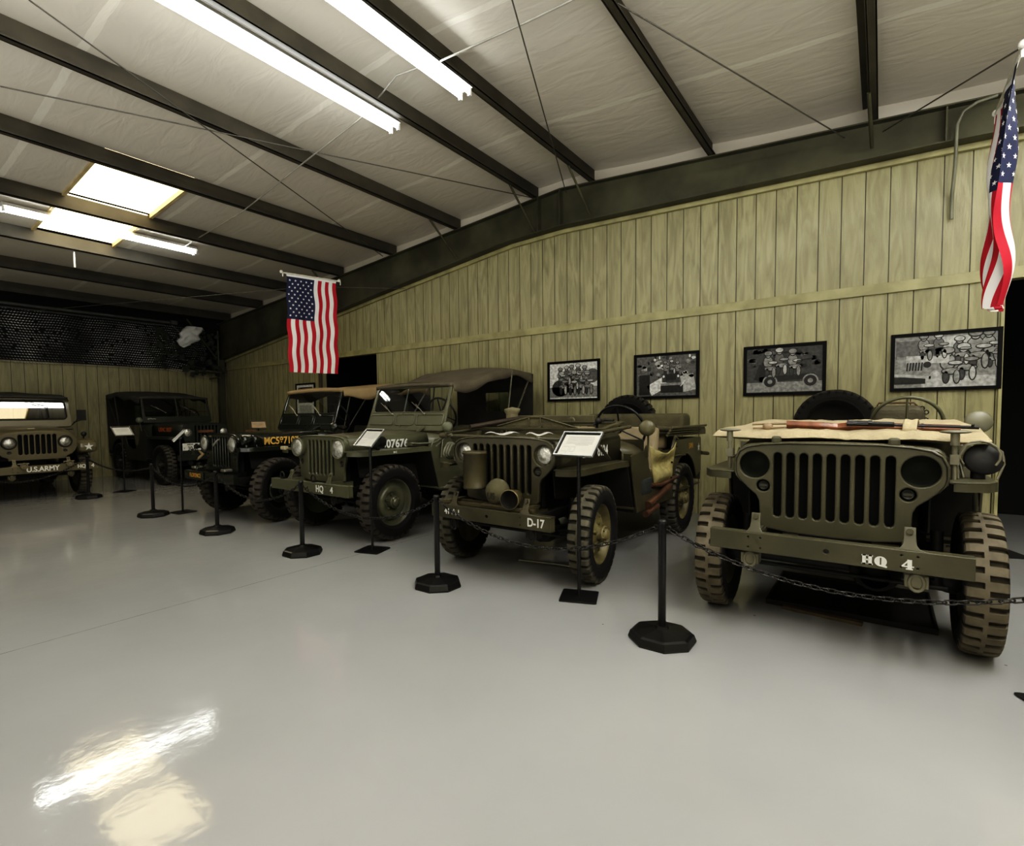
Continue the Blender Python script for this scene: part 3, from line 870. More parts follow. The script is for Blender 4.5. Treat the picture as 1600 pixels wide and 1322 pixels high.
def hub_mesh(mt):
    key = ('h', mt.name)
    if key in _wc: return _wc[key]
    b = M()
    b.lathe([(0.055, 0.0), (0.052, 0.045), (0.045, 0.062), (0.044, 0.085), (0.030, 0.10), (0.001, 0.10)], axis='X', n=24)
    b.lathe([(0.062, 0.06), (0.062, 0.072), (0.04, 0.072)], axis='X', n=24)
    for k in range(6):
        a = k * PI / 3
        b.lathe([(0.0001, .084), (0.008, .084), (0.008, .068)], o=(0, .053 * math.cos(a), .053 * math.sin(a)), axis='X', n=6, smooth=False)
    for k in range(5):
        a = k * 2 * PI / 5
        b.lathe([(0.0001, .035), (0.012, .035), (0.012, .01)], o=(0, .078 * math.cos(a), .078 * math.sin(a)), axis='X', n=6, smooth=False)
    me = b.data('hub', [mt]); _wc[key] = me
    return me

def wheel(parent, loc, side, r, w, tm, rm, style, steer=0.0, rot=0.0, axis_rot=None, name='wheel'):
    o = bpy.data.objects.new(name, rim_mesh(r, w, rm, style)); C.objects.link(o); o.parent = parent
    o.location = loc
    o.rotation_euler = axis_rot if axis_rot else (rot, 0, steer + (0 if side > 0 else PI))
    t = bpy.data.objects.new('tyre', tyre_mesh(r, w, tm)); C.objects.link(t); t.parent = o
    h = bpy.data.objects.new('hub', hub_mesh(rm)); C.objects.link(h); h.parent = o
    h.location = (w * 0.08 if style == 'combat' else w * 0.03, 0, 0)
    return o

# ------------------------------------------------------------------ jeep parts
XZ = lambda y: frame((0, y, 0), (1, 0, 0), (0, 0, 1))                  # plate drawn in x,z facing the front
def YZ(x):                                                              # plate drawn in y,z at a given x
    return frame((x, 0, 0), (0, 1, 0), (0, 0, 1))

def headlight(root, x, y, z, r, body, deep=0.05, proud=0.0, name='headlight'):
    b = M()
    b.lathe([(r * 0.55, y + deep + 0.03), (r * 0.95, y + deep * 0.5), (r * 1.08, y - proud * 0.6), (r * 1.13, y - proud), (r * 1.08, y - proud - 0.012), (r * 0.98, y - proud - 0.010), (r * 0.96, y - proud + 0.004)], o=(x, 0, z), axis='Y', n=32)
    o = b.build(name, body, root)
    l = M().lathe([(r * 0.97, y - proud), (r * 0.8, y - proud - 0.012), (r * 0.5, y - proud - 0.022), (r * 0.2, y - proud - 0.027), (0.0005, y - proud - 0.028)], o=(x, 0, z), axis='Y', n=32)
    l.build('lens', chrome, o)
    return o

def marker(root, x, y, z, r, body):
    b = M().lathe([(r, y + 0.02), (r * 1.02, y), (r * 0.9, y - 0.012), (r * 0.8, y - 0.004), (0.0005, y - 0.004)], o=(x, 0, z), axis='Y', n=20)
    b.box((x, y - 0.008, z), (r * 1.5, 0.006, r * 0.5))
    return b.build('marker_light', body, root)

def running_gear(root, c):
    P = c['paint']
    b = M()
    for s in (-1, 1):
        b.box((s * 0.34, 1.10, 0.50), (0.06, 3.05, 0.085))
    for y in (-0.30, 0.6, 1.5, 2.55):
        b.box((0, y, 0.50), (0.66, 0.07, 0.06))
    b.box((0, 0.95, 0.43), (0.35, 0.5, 0.16)); b.box((0.0, 0.30, 0.56), (0.36, 0.62, 0.30))
    b.build('chassis', dark, root, bevel=0.01)
    for y, n in ((0, 'front_axle'), (c['wb'], 'rear_axle')):
        b = M().tube([(-0.56, y, c['r']), (0.56, y, c['r'])], 0.036, 12)
        b.ball((0.20 if y == 0 else 0.1, y, c['r'] + 0.0), (0.13, 0.11, 0.125), 16).lathe([(0.07, -0.17), (0.075, -0.1), (0.11, -0.08)], o=(0.20, y, c['r']), axis='Y', n=16)
        for s in (-1, 1):
            b.ball((s * 0.52, y, c['r']), 0.078, 14)
            pts = [(s * 0.42, y - 0.48, 0.50), (s * 0.42, y - 0.25, 0.44), (s * 0.42, y, 0.415), (s * 0.42, y + 0.25, 0.44), (s * 0.42, y + 0.48, 0.50)]
            for k in range(3):
                b.loft([[(p[0] - 0.022, p[1] * (1 if y else 1), p[2] - 0.012 * k), (p[0] + 0.022, p[1], p[2] - 0.012 * k), (p[0] + 0.022, p[1], p[2] - 0.009 - 0.012 * k), (p[0] - 0.022, p[1], p[2] - 0.009 - 0.012 * k)] for p in pts[(k > 1):(5 - (k > 1))]], closed=True, smooth=False)
            b.tube([(s * 0.46, y - 0.06, c['r'] - 0.05), (s * 0.46, y - 0.02, 0.62)], 0.028, 10)
        if y == 0:
            b.tube([(-0.5, -0.15, c['r'] - 0.02), (0.5, -0.15, c['r'] - 0.02)], 0.013, 8)
        b.build(n, dark, root)
    st = c.get('steer', 0.0)
    for s in (-1, 1):
        wheel(root, (s * 0.6225, 0, c['r']), s, c['r'], c['tw'], c['tyre'], c.get('rim', P), c['rimstyle'], steer=st, rot=0.3 * s)
        wheel(root, (s * 0.6225, c['wb'], c['r']), s, c['r'], c['tw'], c['tyre'], c.get('rim', P), c['rimstyle'], rot=0.9)

def bumper(root, c):
    hw, z0, z1, y = c['bw'], c['bz0'], c['bz1'], c['by']
    b = M(); m = plate([(-hw, z0), (hw, z0), (hw, z1), (-hw, z1)], [circ(0, (z0 + z1) / 2, 0.013, 12)] + [circ(s * q, (z0 + z1) / 2 + e, 0.005, 8) for s in (-1, 1) for q in (0.30, 0.36) for e in (-.028, .028)], 0.010, 0.002)
    b.mesh(m, mx=XZ(y + 0.005))
    b.box((0, y + 0.032, z1 - 0.004), (2 * hw, 0.06, 0.009)); b.box((0, y + 0.032, z0 + 0.004), (2 * hw, 0.06, 0.009))
    for s in (-1, 1): b.box((s * (hw - 0.004), y + 0.03, (z0 + z1) / 2), (0.008, 0.05, z1 - z0 - 0.004))
    o = b.build('bumper', c['paint'], root, bevel=0.002)
    for s in (-1, 1):                         # flared brackets from bumper top to frame
        b = M(); x = s * 0.33
        o2 = [(-.070, 0), (-.038, .010), (-.026, .030), (-.023, .060), (-.023, .115), (.023, .115), (.023, .060), (.026, .030), (.038, .010), (.070, 0)]
        b.mesh(plate(o2, (), 0.012, 0.003), mx=frame((x, y + 0.012, z1 - 0.002), (1, 0, 0), (0, 0.45, 1)))
        b.box((x, y + 0.10, z1 - 0.02), (0.045, 0.16, 0.07)); b.box((x, y + 0.20, z1 - 0.03), (0.05, 0.20, 0.06))
        b.tube([(x, y + 0.048, z1 + 0.085), (x, y + 0.03, z1 + 0.087)], 0.014, 8)
        b.build('bumper_bracket', c['paint'], root)
    for s in (-1, 1):                         # shackles
        x = s * 0.36
        M().tube([(x + 0.028 * math.cos(a), y + 0.05, z0 - 0.055 + 0.04 * math.sin(a)) for a in [k * 2 * PI / 14 for k in range(14)]], 0.009, 8, closed=True).box((x, y + 0.09, z0 - 0.05), (0.09, 0.08, 0.06)).build('shackle', c.get('shackle', steel), root, bevel=0.004)
    return o

def fenders(root, c):
    fy, zf, fo = c['fy'], c['fz'], c['fo']
    for s in (-1, 1):
        fx0 = 0.478 if c['style'] == 'mb' else 0.428
        out = [(fx0, fy + 0.01), (0.50, fy), (fo - 0.12, fy), (fo - 0.04, fy + 0.03), (fo, fy + 0.11), (fo, 0.40), (fo + 0.02, 0.56), (fx0, 0.60)]
        pts = [(s * x, y) for x, y in out]
        if s < 0: pts = pts[::-1]
        b = M().mesh(plate(pts, (), 0.012, 0.004), mx=Matrix.Translation((0, 0, zf)))
        lip = [(s * x, y, zf) for x, y in out[1:7]]
        b.loft([[Vector(p), Vector(p) + Vector((0, 0, -0.042)), ] for p in lip], smooth=True)
        b.loft([[Vector(p) * 1 + Vector((-s * 0.006, 0.004, 0)), Vector(p) + Vector((-s * 0.006, 0.004, -0.042))] for p in lip], smooth=True)
        f = b.build('fender', c['paint'], root)
        # sloping splash plate behind the wheel and the inner apron
        M().prism([(s * 0.42, 0.52, zf), (s * 0.42, 0.535, zf), (s * 0.42, 0.675, 0.42), (s * 0.42, 0.66, 0.42)], (s * (fo - 0.41), 0, 0)).prism([(s * 0.41, -0.22, 0.64), (s * 0.41, 0.64, 0.50), (s * 0.41, 0.60, zf), (s * 0.41, -0.25, zf)], (s * 0.008, 0, 0)).build('splash_apron', c.get('apron', inner), f)

def grille_outline(c):
    if c['style'] == 'mb':
        return mir([(0, 1.088), (.20, 1.087), (.33, 1.078), (.41, 1.062), (.45, 1.035), (.47, 0.99), (.473, .93), (.465, .895), (.44, .86), (.40, .82), (.36, .785), (.345, .75), (.338, .62), (.325, .600), (.20, .585), (0, .58)])
    h = c.get('hz', 0)
    return mir([(0, 1.062 + h), (.20, 1.06 + h), (.32, 1.05 + h), (.38, 1.030 + h), (.41, .99 + h), (.42, .93), (.41, .86), (.385, .78), (.372, .72), (.37, .62), (.355, .60), (.20, .59), (0, .59)])

def flat_body(root, c):
    P = c['paint']; h = c.get('hz', 0); gy = c['gy']
    # grille
    holes = []
    if c['style'] == 'mb':
        holes += [slot((k - 4) * 0.0632, 0.668, 1.035, 0.040) for k in range(9)]
        holes += [circ(s * 0.372, 0.962, 0.078, 28) for s in (-1, 1)] + [circ(s * 0.325, 0.842, 0.034, 20) for s in (-1, 1)]
    else:
        holes += [slot((k - 3) * 0.0655, 0.655, 1.020 + h, 0.037) for k in range(7)]
        holes += [circ(s * 0.338, 0.785, 0.031, 20) for s in (-1, 1)]
        if not c.get('proud'): holes += [circ(s * 0.335, 0.935 + h * .5, 0.08, 28) for s in (-1, 1)]
    o = M().mesh(plate(grille_outline(c), holes, 0.030, 0.007), mx=XZ(gy)).build('grille', P, root)
    go = grille_outline(c)
    rim = [(x, gy, z) for x, z in go if z > 0.80]
    rim = [p for p in go if p[1] > 0.84]
    rl = sorted([p for p in rim], key=lambda p: math.atan2(p[1] - 0.85, p[0]))
    M().loft([[(x, gy - 0.02, z), (x * 1.012, gy - 0.012, z + 0.006), (x * 1.012, gy + 0.06, z + 0.006)] for x, z in rl]).build('grille_lip', P, o, solid=0.006)
    M().box((0, gy + 0.07, 0.80), (0.66, 0.05, 0.46 + h)).build('radiator', void, root)
    if c['style'] == 'mb':
        for s in (-1, 1):
            if c.get('lamps', True): headlight(root, s * 0.372, gy + 0.022, 0.962, 0.073, P, 0.04)
            else:
                M().lathe([(0.084, gy + 0.010), (0.084, gy + 0.03), (0.07, gy + 0.04), (0.04, gy + 0.032), (0.0005, gy + 0.028)], o=(s * 0.372, 0, 0.962), axis='Y', n=32).build('headlight', mat('blackout lamp glass', (0.010, 0.011, 0.007), 0.55, spec=0.15), root)
            marker(root, s * 0.325, gy + 0.01, 0.842, 0.026, mat('dim lamp', (0.05, 0.05, 0.04), 0.4))
    else:
        for s in (-1, 1):
            if c.get('proud'): headlight(root, s * 0.345, gy - 0.015, 0.940 + h * .4, 0.092, P, 0.05, c['proud'])
            else: headlight(root, s * 0.335, gy + 0.0, 0.935 + h * .5, 0.075, P, 0.03, 0.01)
            marker(root, s * 0.338, gy + 0.005, 0.785, 0.026, mat('dim lamp', (0.05, 0.05, 0.04), 0.4))
    # hood
    w0 = 0.462 if c['style'] == 'mb' else 0.415
    zt = 1.072 if c['style'] == 'mb' else 1.045
    secs = []
    for t in (0, 0.25, 0.5, 0.75, 1.0):
        y = gy + 0.02 + t * (0.62 - gy); w = w0 + t * (0.56 - w0); z = zt + h + t * 0.028; zb = c['fz'] - 0.01
        r = 0.045 if c['style'] != 'mb' else 0.05
        half = [(w + 0.005, zb), (w + 0.003, z - r), (w - 0.006, z - r * 0.55), (w - 0.025, z - r * 0.22), (w - 0.06, z - r * 0.05), (w * 0.6, z + 0.008), (w * 0.3, z + 0.014), (0, z + 0.016)]
        secs.append([(x, y, zz) for x, zz in half] + [(-x, y, zz) for x, zz in reversed(half[:-1])])
    M().loft(secs).build('hood', P, root, solid=0.004)
    # cowl
    secs = []; mbc = c['style'] == 'mb'
    for y, w, z in ((0.63, 0.58, zt + h + 0.028), (0.72, 0.66, zt + h + 0.012), (0.86, 0.69, zt + h - 0.01)):
        half = [(w, 0.70), (w, z - 0.08), (w - 0.02, z - 0.03), (w - 0.06, z - 0.003), (w * 0.5, z + 0.008), (0, z + 0.012)] if not mbc else [(w, 0.70), (w, z - 0.17), (w - 0.025, z - 0.12), (w - 0.09, z - 0.075), (w * 0.62, z - 0.03), (0, z + 0.008)]
        secs.append([(x, y, zz) for x, zz in half] + [(-x, y, zz) for x, zz in reversed(half[:-1])])
    tub = M().loft(secs)
    sp = [(.665, .42), (.53, .91), (.60, .92 if mbc else 1.0), (.84, .935 if mbc else 1.02 + h), (.90, .98), (.95, .80), (1.02, .68), (1.12, .65), (1.40, .65), (1.52, .70), (1.60, .85), (1.68, .96), (1.74, .985), (2.60, .985), (2.62, .96), (2.62, .60), (2.50, .56)]
    arch = [(c['wb'] + .43 * math.cos(R(a)), .40 + .43 * math.sin(R(a))) for a in range(20, 165, 12)]
    sp = sp + arch + [(1.62, .42)]
    for s in (-1, 1):
        tub.mesh(plate(sp, (), 0.014, 0.004), mx=YZ(s * 0.695))
        tub.prism([(s * 0.695, c['wb'] - 0.44, 0.84), (s * 0.695, 2.6, 0.84), (s * 0.40, 2.6, 0.84), (s * 0.40, c['wb'] - 0.44, 0.84)], (0, 0, -0.012))
        tub.box((s * 0.40, 2.1, 0.68), (0.012, 1.0, 0.33))
    tub.box((0, 1.62, 0.46), (1.38, 2.0, 0.015)); tub.box((0, 2.615, 0.74), (1.39, 0.014, 0.48))
    tub.box((0, 0.875, 0.93 + h / 2), (1.36, 0.012, 0.20 + h))
    tub.prism([(-0.68, 0.64, 0.92), (-0.68, 0.68, 0.46), (0.68, 0.68, 0.46), (0.68, 0.64, 0.92)], (0, 0.012, 0))
    tub.build('body_tub', P, root)
    # seats
    sm = c.get('seat', canvas_od)
    for s in (-1, 1):
        b = M().box((s * 0.34, 1.33, 0.66), (0.44, 0.44, 0.12)); b.box((s * 0.34, 1.58, 0.90), (0.44, 0.10, 0.44), rot=(R(-12), 0, 0))
        b.build('seat', sm, root, bevel=0.035, seg=3)
    M().box((0, 2.12, 0.80), (0.78, 0.40, 0.10)).box((0, 2.34, 0.98), (0.80, 0.09, 0.26)).build('rear_seat', sm, root, bevel=0.03, seg=3)
    # steering wheel
    o = Vector(c.get('sw', (0.355, 1.20, 1.19 + h * .5))); ax = Vector((0, 0.93, 0.37)).normalized() if not c.get('swax') else Vector(c['swax']).normalized()
    u = Vector((1, 0, 0)); v = ax.cross(u)
    b = M().tube([o + (u * math.cos(a) + v * math.sin(a)) * c.get('swr', .205) for a in [k * 2 * PI / 40 for k in range(40)]], 0.0125, 8, closed=True)
    for a in (R(270), R(30), R(150)):
        b.tube([o - ax * 0.02, o + (u * math.cos(a) + v * math.sin(a)) * c.get('swr', .205)], 0.008, 6)
    b.tube([o - ax * 0.045, o + ax * 0.012], 0.03, 12)
    sw = b.build('steering_wheel', c.get('swm', black), root)
    M().tube([o - ax * 0.03, o - ax * 0.62], 0.02, 10).build('steering_column', P, sw)

def mirror(root, arm, c0, r, face, m1):
    b = M().tube(arm, 0.009, 8)
    o = b.build('mirror', m1, root)
    f = Vector(face).normalized(); u = f.cross(Vector((0, 0, 1))).normalized(); v = f.cross(u)
    mx = frame(c0, u, v)
    M().lathe([(r, 0.0), (r, 0.012), (r * 0.85, 0.025), (r * 0.4, 0.034), (0.0005, 0.036)], mx=mx, n=24).lathe([(r, 0), (0.0005, 0)], mx=mx, n=24).build('mirror_head', m1, o)

def windshield(root, c):
    P = c['paint']; h = c.get('hz', 0); zb = 1.075 + h; H = c.get('wh', 0.585); W = 0.665; wy = c.get('wy', 0.80)
    lean = R(c.get('lean', 20))
    mx = frame((0, wy, zb), (1, 0, 0), (0, math.sin(lean), math.cos(lean)))
    out = rrect(-W, 0, W, H, 0.03); out = [(x * (1 - 0.035 * y / H), y) for x, y in out]
    glz = rrect(-W + 0.055, 0.245, W - 0.055, H - 0.035, 0.05)
    holes = [glz]
    if c.get('split'):
        holes = [rrect(-W + 0.055, 0.13, -0.012, H - 0.035, 0.02), rrect(0.012, 0.13, W - 0.055, H - 0.035, 0.02)]
    o = M().mesh(plate(out, holes, 0.026, 0.006), mx=mx).build('windshield_frame', P, root)
    g = M()
    z0 = 0.12 if c.get('split') else 0.235
    g.add([(-W + .05, z0, 0), (W - .05, z0, 0), (W - .06, H - .03, 0), (-W + .06, H - .03, 0)], [(0, 1, 2, 3)], mx=mx)
    g.build('glass', c.get('glassm', glass), o)
    b = M()
    if not c.get('split'):
        for x0, x1 in ((-W + .05, -0.20), (-0.155, 0.155), (0.20, W - .05)):
            rr = rrect(x0, 0.075, x1, 0.20, 0.02)
            if x0 == -0.155:
                rr = rrect(x0, 0.07, x1, 0.205, 0.03)
            b.tube([(x, y, 0.014) for x, y in rr], 0.0075, 6, closed=True, mx=mx)
        for x in (-0.06, 0.06):
            b.box((x, 0.215, 0.015), (0.02, 0.03, 0.012), mx=mx); b.box((x, 0.06, 0.015), (0.02, 0.03, 0.012), mx=mx)
    b.tube([(-W + .05, 0.235, 0.014), (W - .05, 0.235, 0.014)], 0.005, 6, mx=mx)
    b.build('embossed_rib', P, o)
    for x in (-0.33, 0.22):
        M().tube([(x + 0.10, 0.20, 0.03), (x - 0.08, 0.33, 0.03)], 0.006, 6, mx=mx).tube([(x - .16, 0.36, 0.028), (x - .02, 0.275, 0.028)], 0.005, 6, mx=mx).ball((x + .10, .205, .025), 0.015, 8, mx=mx).build('wiper', c.get('wipm', steel), o)
    return mx

def canvas_top(root, c, prof, m, wtop=0.70, val=0.10, curtain=True, win=(-.16, .30, 1.26, 1.54), bows=True, seed=1, front_drop=0.04):
    """prof: (y, z) line of the roof from windshield to rear bow"""
    def zat(y):
        for (a, za), (b_, zb) in zip(prof[:-1], prof[1:]):
            if y <= b_:
                t = (y - a) / (b_ - a); t = t * t * (3 - 2 * t) * .4 + t * .6
                return za + (zb - za) * t
        return prof[-1][1]
    ya, yb = prof[0][0], prof[-1][0]
    def fn(u, v):
        y = ya + (yb - ya) * v
        z = zat(y)
        q = (u - 0.5) * 2
        w_ = wtop - 0.03 * (1 - v)
        if abs(q) > 0.86:
            k = (abs(q) - 0.86) / 0.14
            x = math.copysign(w_ * (0.97 + 0.03 * math.sin(k * PI / 2)), q)
            vv = val * (1.0 + 0.25 * math.sin(y * 9 + seed)) if v < 0.98 else val
            return Vector((x, y, z - 0.012 - vv * k + wob((x, y, 0), 6, 0.01, seed)))
        x = q / 0.86 * w_ * 0.97
        z += 0.028 * (1 - (q / 0.86) ** 2) + wob((x, y, z), 3.2, 0.016, seed) * math.sin(PI * min(1, v * 1.1)) - 0.012 * math.sin(v * PI * 3) ** 2 * (1 - abs(q))
        return Vector((x, y, z))
    b = M().grid(fn, 36, 44)
    b.grid(lambda u, v: Vector(((u - .5) * 2 * (wtop - .03) * 0.98, ya - 0.012, zat(ya) + 0.02 * (1 - ((u - .5) * 2) ** 2) - v * front_drop)), 20, 2)
    o = b.build('canvas_top', m, root, solid=0.008)
    if curtain:
        z1 = prof[-1][1] + 0.01
        cu = plate([(-wtop + .01, 0.94), (wtop - .01, 0.94), (wtop, z1 - 0.02), (0, z1 + 0.02), (-wtop, z1 - 0.02)], [rrect(win[0], win[2], win[1], win[3], 0.02)], 0.006)
        M().mesh(cu, mx=XZ(yb)).build('rear_curtain', c.get('curt', m), o)
        M().box(((win[0] + win[1]) / 2, yb, (win[2] + win[3]) / 2), (win[1] - win[0] + .02, 0.002, win[3] - win[2] + .02)).build('curtain_window', glass, o)
    for s in (-1, 1):
        b = M()
        b.tube([(s * 0.68, 2.05, 0.98), (s * 0.69, yb - 0.06, prof[-1][1] - 0.03)], 0.012, 8)
        b.tube([(s * 0.68, 2.0, 0.98), (s * 0.69, prof[-2][0], prof[-2][1] - 0.03)], 0.012, 8)
        b.build('top_bow', c.get('bow', c['paint']), root)
    if c.get('sidecurt'):
        s = -1
        cu = plate([(1.6, 0.98), (2.62, 0.98), (2.62, prof[-1][1] - .02), (1.9, prof[-2][1] - .02)], (), 0.005)
        M().mesh(cu, mx=YZ(s * 0.69)).build('side_curtain', c.get('curt', m), o)
    return o

def lettering(root, s, size, mx, m, off=0.0015, sx=1.0, bars=None, P=None, name='lettering', align='CENTER'):
    b = M().mesh(text(s, size, 0.0008, off, align, sx), mx=mx)
    ms = [m]
    if bars:
        ms.append(P)
        for (x, y, w, h_) in bars:
            b.box((x, y, 0.0006), (w, h_, 0.0018), mi=1, mx=mx)
    return b.build(name, ms, root)

def tie(root):
    return root

ty_dusty = tyre_mat('dusty tyre rubber', 0.365, (0.165, 0.143, 0.103))
ty_dustb = tyre_mat('greyed tyre rubber', 0.365, (0.12, 0.112, 0.085))
ty_black = tyre_mat('tyre rubber', 0.38, (0.085, 0.075, 0.062))
ty_far = tyre_mat('far tyre rubber', 0.38, (0.075, 0.070, 0.055))

def loop_hose(root, c0, r, m, n=3, name='hose_coil'):
    b = M()
    for k in range(n):
        b.tube([(c0[0] + 0.02 * k, c0[1] + r * (1 - .12 * k) * math.cos(a) + 0.01 * math.sin(3 * a), c0[2] + r * (1 - .1 * k) * 0.8 * math.sin(a)) for a in [q * 2 * PI / 20 for q in range(20)]], 0.010, 8, closed=True)
    return b.build(name, m, root)

# ---- jeep A : pale olive, folded windshield under tan canvas
def jeep_A():
    root = empty('military_jeep', (-0.21, 3.70, 0))
    tag(root, 'pale olive jeep nearest the camera, marked HQ 4, tan canvas over folded windshield', 'jeep')
    P = OD['A']
    c = dict(paint=P, style='mb', gy=-0.32, r=0.365, tw=0.165, wb=2.032, tyre=ty_dusty, rimstyle='combat', fy=-0.34, fz=0.915, fo=0.66, bw=0.558, bz0=0.500, bz1=0.605, by=-0.55, lamps=False, seat=canvas_od,
             sw=(0.355, 1.20, 1.165), swm=mat('worn green steering wheel', (0.10, 0.10, 0.06), 0.4), shackle=mat('worn olive metal', (0.2, 0.19, 0.14), 0.45, 0.3))
    running_gear(root, c); bumper(root, c); fenders(root, c); flat_body(root, c)
    b = M()
    def sb(x, z, w_, h_):
        b.box((x, -0.5515, z), (w_, 0.001, h_))
    zc, hh, x0 = 0.540, 0.047, 0.145
    for q, sg in ((x0 + 0.012, -1), (x0 + 0.036, 1)):                     # H, two slab stems and a bar
        sb(q, zc, 0.0145, hh); sb(q, zc + hh / 2 - .003, 0.021, 0.006); sb(q, zc - hh / 2 + .003, 0.021, 0.006)
    sb(x0 + 0.024, zc, 0.014, 0.008)
    b.mesh(plate(circ(x0 + .0765, zc - .001, .0245, 24, .0245), [rrect(x0 + .0735, zc - .018, x0 + .0795, zc + .017, .002)], 0.001), mx=XZ(-0.5515))
    b.mesh(plate([(x0 + .070, zc - .024), (x0 + .100, zc - .030), (x0 + .103, zc - .024), (x0 + .090, zc - .012)], (), 0.001), mx=XZ(-0.5513))
    f0 = 0.305
    b.mesh(plate([(f0 + .016, zc + .024), (f0 + .034, zc + .024), (f0 + .034, zc - .018), (f0 + .038, zc - .018), (f0 + .038, zc - .024), (f0 + .012, zc - .024), (f0 + .012, zc - .018), (f0 + .018, zc - .018)], (), 0.001), mx=XZ(-0.5515))
    b.mesh(plate([(f0 - .004, zc - .007), (f0 + .016, zc + .018), (f0 + .017, zc + .010), (f0 + .005, zc - .006), (f0 + .042, zc - .006), (f0 + .042, zc - .012), (f0 - .004, zc - .012)], (), 0.001), mx=XZ(-0.5513))
    b.build('lettering', [white, P], root)
    # hood bumper blocks on the grille top
    for s in (-1, 1):
        M().box((s * 0.265, -0.30, 1.105), (0.05, 0.035, 0.045)).build('hood_block', P, root, bevel=0.012)
    # windshield lying on the hood under canvas
    def top(u, v):
        x = (u - .5) * 2; y = -0.17 + 0.86 * v
        e = 1 - abs(x)
        edge = math.sqrt(max(0.0, 1 - (1 - min(1.0, e / 0.06)) ** 2))
        fe = math.sqrt(max(0.0, 1 - (1 - min(1.0, v / 0.05)) ** 2))
        z = 1.112 + 0.058 * v + 0.034 * min(edge, fe) + wob((x * .7, y, 0), 4, 0.012, 2) + wob((x, y, 1), 11, 0.006, 4) + wob((x * 3, y * .8, 1), 6, 0.005, 9)
        z += 0.012 * math.exp(-((v - .28) / .10) ** 2) * (1 if abs(x) < .8 else .3)
        hw = 0.645 - 0.16 * max(0, v - 0.35) ** 1.1
        return Vector((x * hw + 0.06 * v * v, y + 0.014 * math.sin(x * 7 + 1) * (1 - v), z))
    def bot(u, v):
        p = top(u, v); x = (u - .5) * 2; e = min((1 - abs(x)) / .05, v / .05, 1.0)
        return Vector((p.x, p.y, 1.112 + 0.058 * v - 0.024 * math.sqrt(max(0, 1 - (1 - e) ** 2)) + wob((x * .7, p.y, 0), 4, 0.012, 2)))
    b = M().grid(top, 60, 30).grid(bot, 60, 8)
    b.grid(lambda u, v: top(u, 0) * (1 - v) + bot(u, 0) * v, 60, 2)
    b.grid(lambda u, v: top(u, 1) * (1 - v) + bot(u, 1) * v, 60, 2)
    for uu in (0, 1): b.grid(lambda u, v: top(uu, u) * (1 - v) + bot(uu, u) * v, 30, 2)
    cov = b.build('windshield_cover', canvas_tan, root)
    # clamps with mushroom heads either side
    for s in (-1, 1):
        x = s * 0.515 - 0.012
        b = M().tube([(x, -0.22, 0.92), (x, -0.22, 1.145)], 0.011, 8).tube([(x, -0.225, 1.09), (x, -0.225, 1.15)], 0.018, 8)
        b.ball((x, -0.22, 1.158), (0.062, 0.04, 0.010), 14).box((x, -0.22, 1.02), (0.035, 0.03, 0.05))
        b.build('windshield_clamp', mat('worn olive metal', (0.2, 0.19, 0.14)), root)
    mirror(root, [(0.66, 0.72, 0.98), (0.68, 0.66, 1.08), (0.675, 0.62, 1.17)], (0.672, 0.60, 1.19), 0.066, (0.15, -1, 0.1), mat('pale olive mirror back', (0.17, 0.165, 0.12), 0.4))
    # guarded driving lamp on the left fender
    b = M().lathe([(0.0005, 0.06), (0.04, 0.055), (0.072, 0.02), (0.078, 0.0), (0.072, -0.012), (0.0005, -0.006)], mx=frame((0.618, -0.14, 1.02), (1, 0.1, 0), (0, 0.25, 1)) @ Matrix.Rotation(PI, 4, 'Y'), n=28)
    b.tube([(0.60, -0.12, 0.92), (0.60, -0.12, 0.975)], 0.028, 12)
    l = b.build('blackout_lamp', rubber, root)
    b = M().tube([(0.60 + 0.075 * math.cos(a), -0.165, 1.04 + 0.072 * math.sin(a)) for a in [R(-40 + k * 26) for k in range(11)]], 0.006, 6)
    b.tube([(0.52, -0.2, 0.925), (0.515, -0.19, 1.02), (0.55, -0.17, 1.09), (0.62, -0.16, 1.11), (0.68, -0.15, 1.06), (0.69, -0.14, 1.0), (0.665, -0.16, 0.925)], 0.006, 6)
    b.build('lamp_guard', mat('worn olive metal', (0.2, 0.19, 0.14)), l)
    M().tube([(0.60, -0.02, 0.90), (0.61, 0.0, 0.74)], 0.012, 8).build('fender_brace', P, root)
    M().tube([(0.49, -0.18, 0.92), (0.49, -0.18, 1.0), (0.47, -0.2, 1.03)], 0.010, 6).ball((0.49, -.18, 1.0), .02, 8).tube([(0.545, -0.15, 0.925), (0.53, -0.15, 1.0)], 0.008, 6).build('hood_catch', steel, root)
    # spare wheel on the rear
    wheel(root, (-0.17, 2.73, 1.11), 1, 0.365, 0.165, ty_far, dark, 'combat', axis_rot=(0, 0, PI / 2), name='spare_wheel')
    M().tube([(-0.30, 2.62, 0.98), (-0.30, 2.70, 1.05)], 0.02, 6).tube([(-0.05, 2.62, 0.98), (-0.05, 2.70, 1.05)], 0.02, 6).build('spare_bracket', P, root)
    return root
jeep_A()
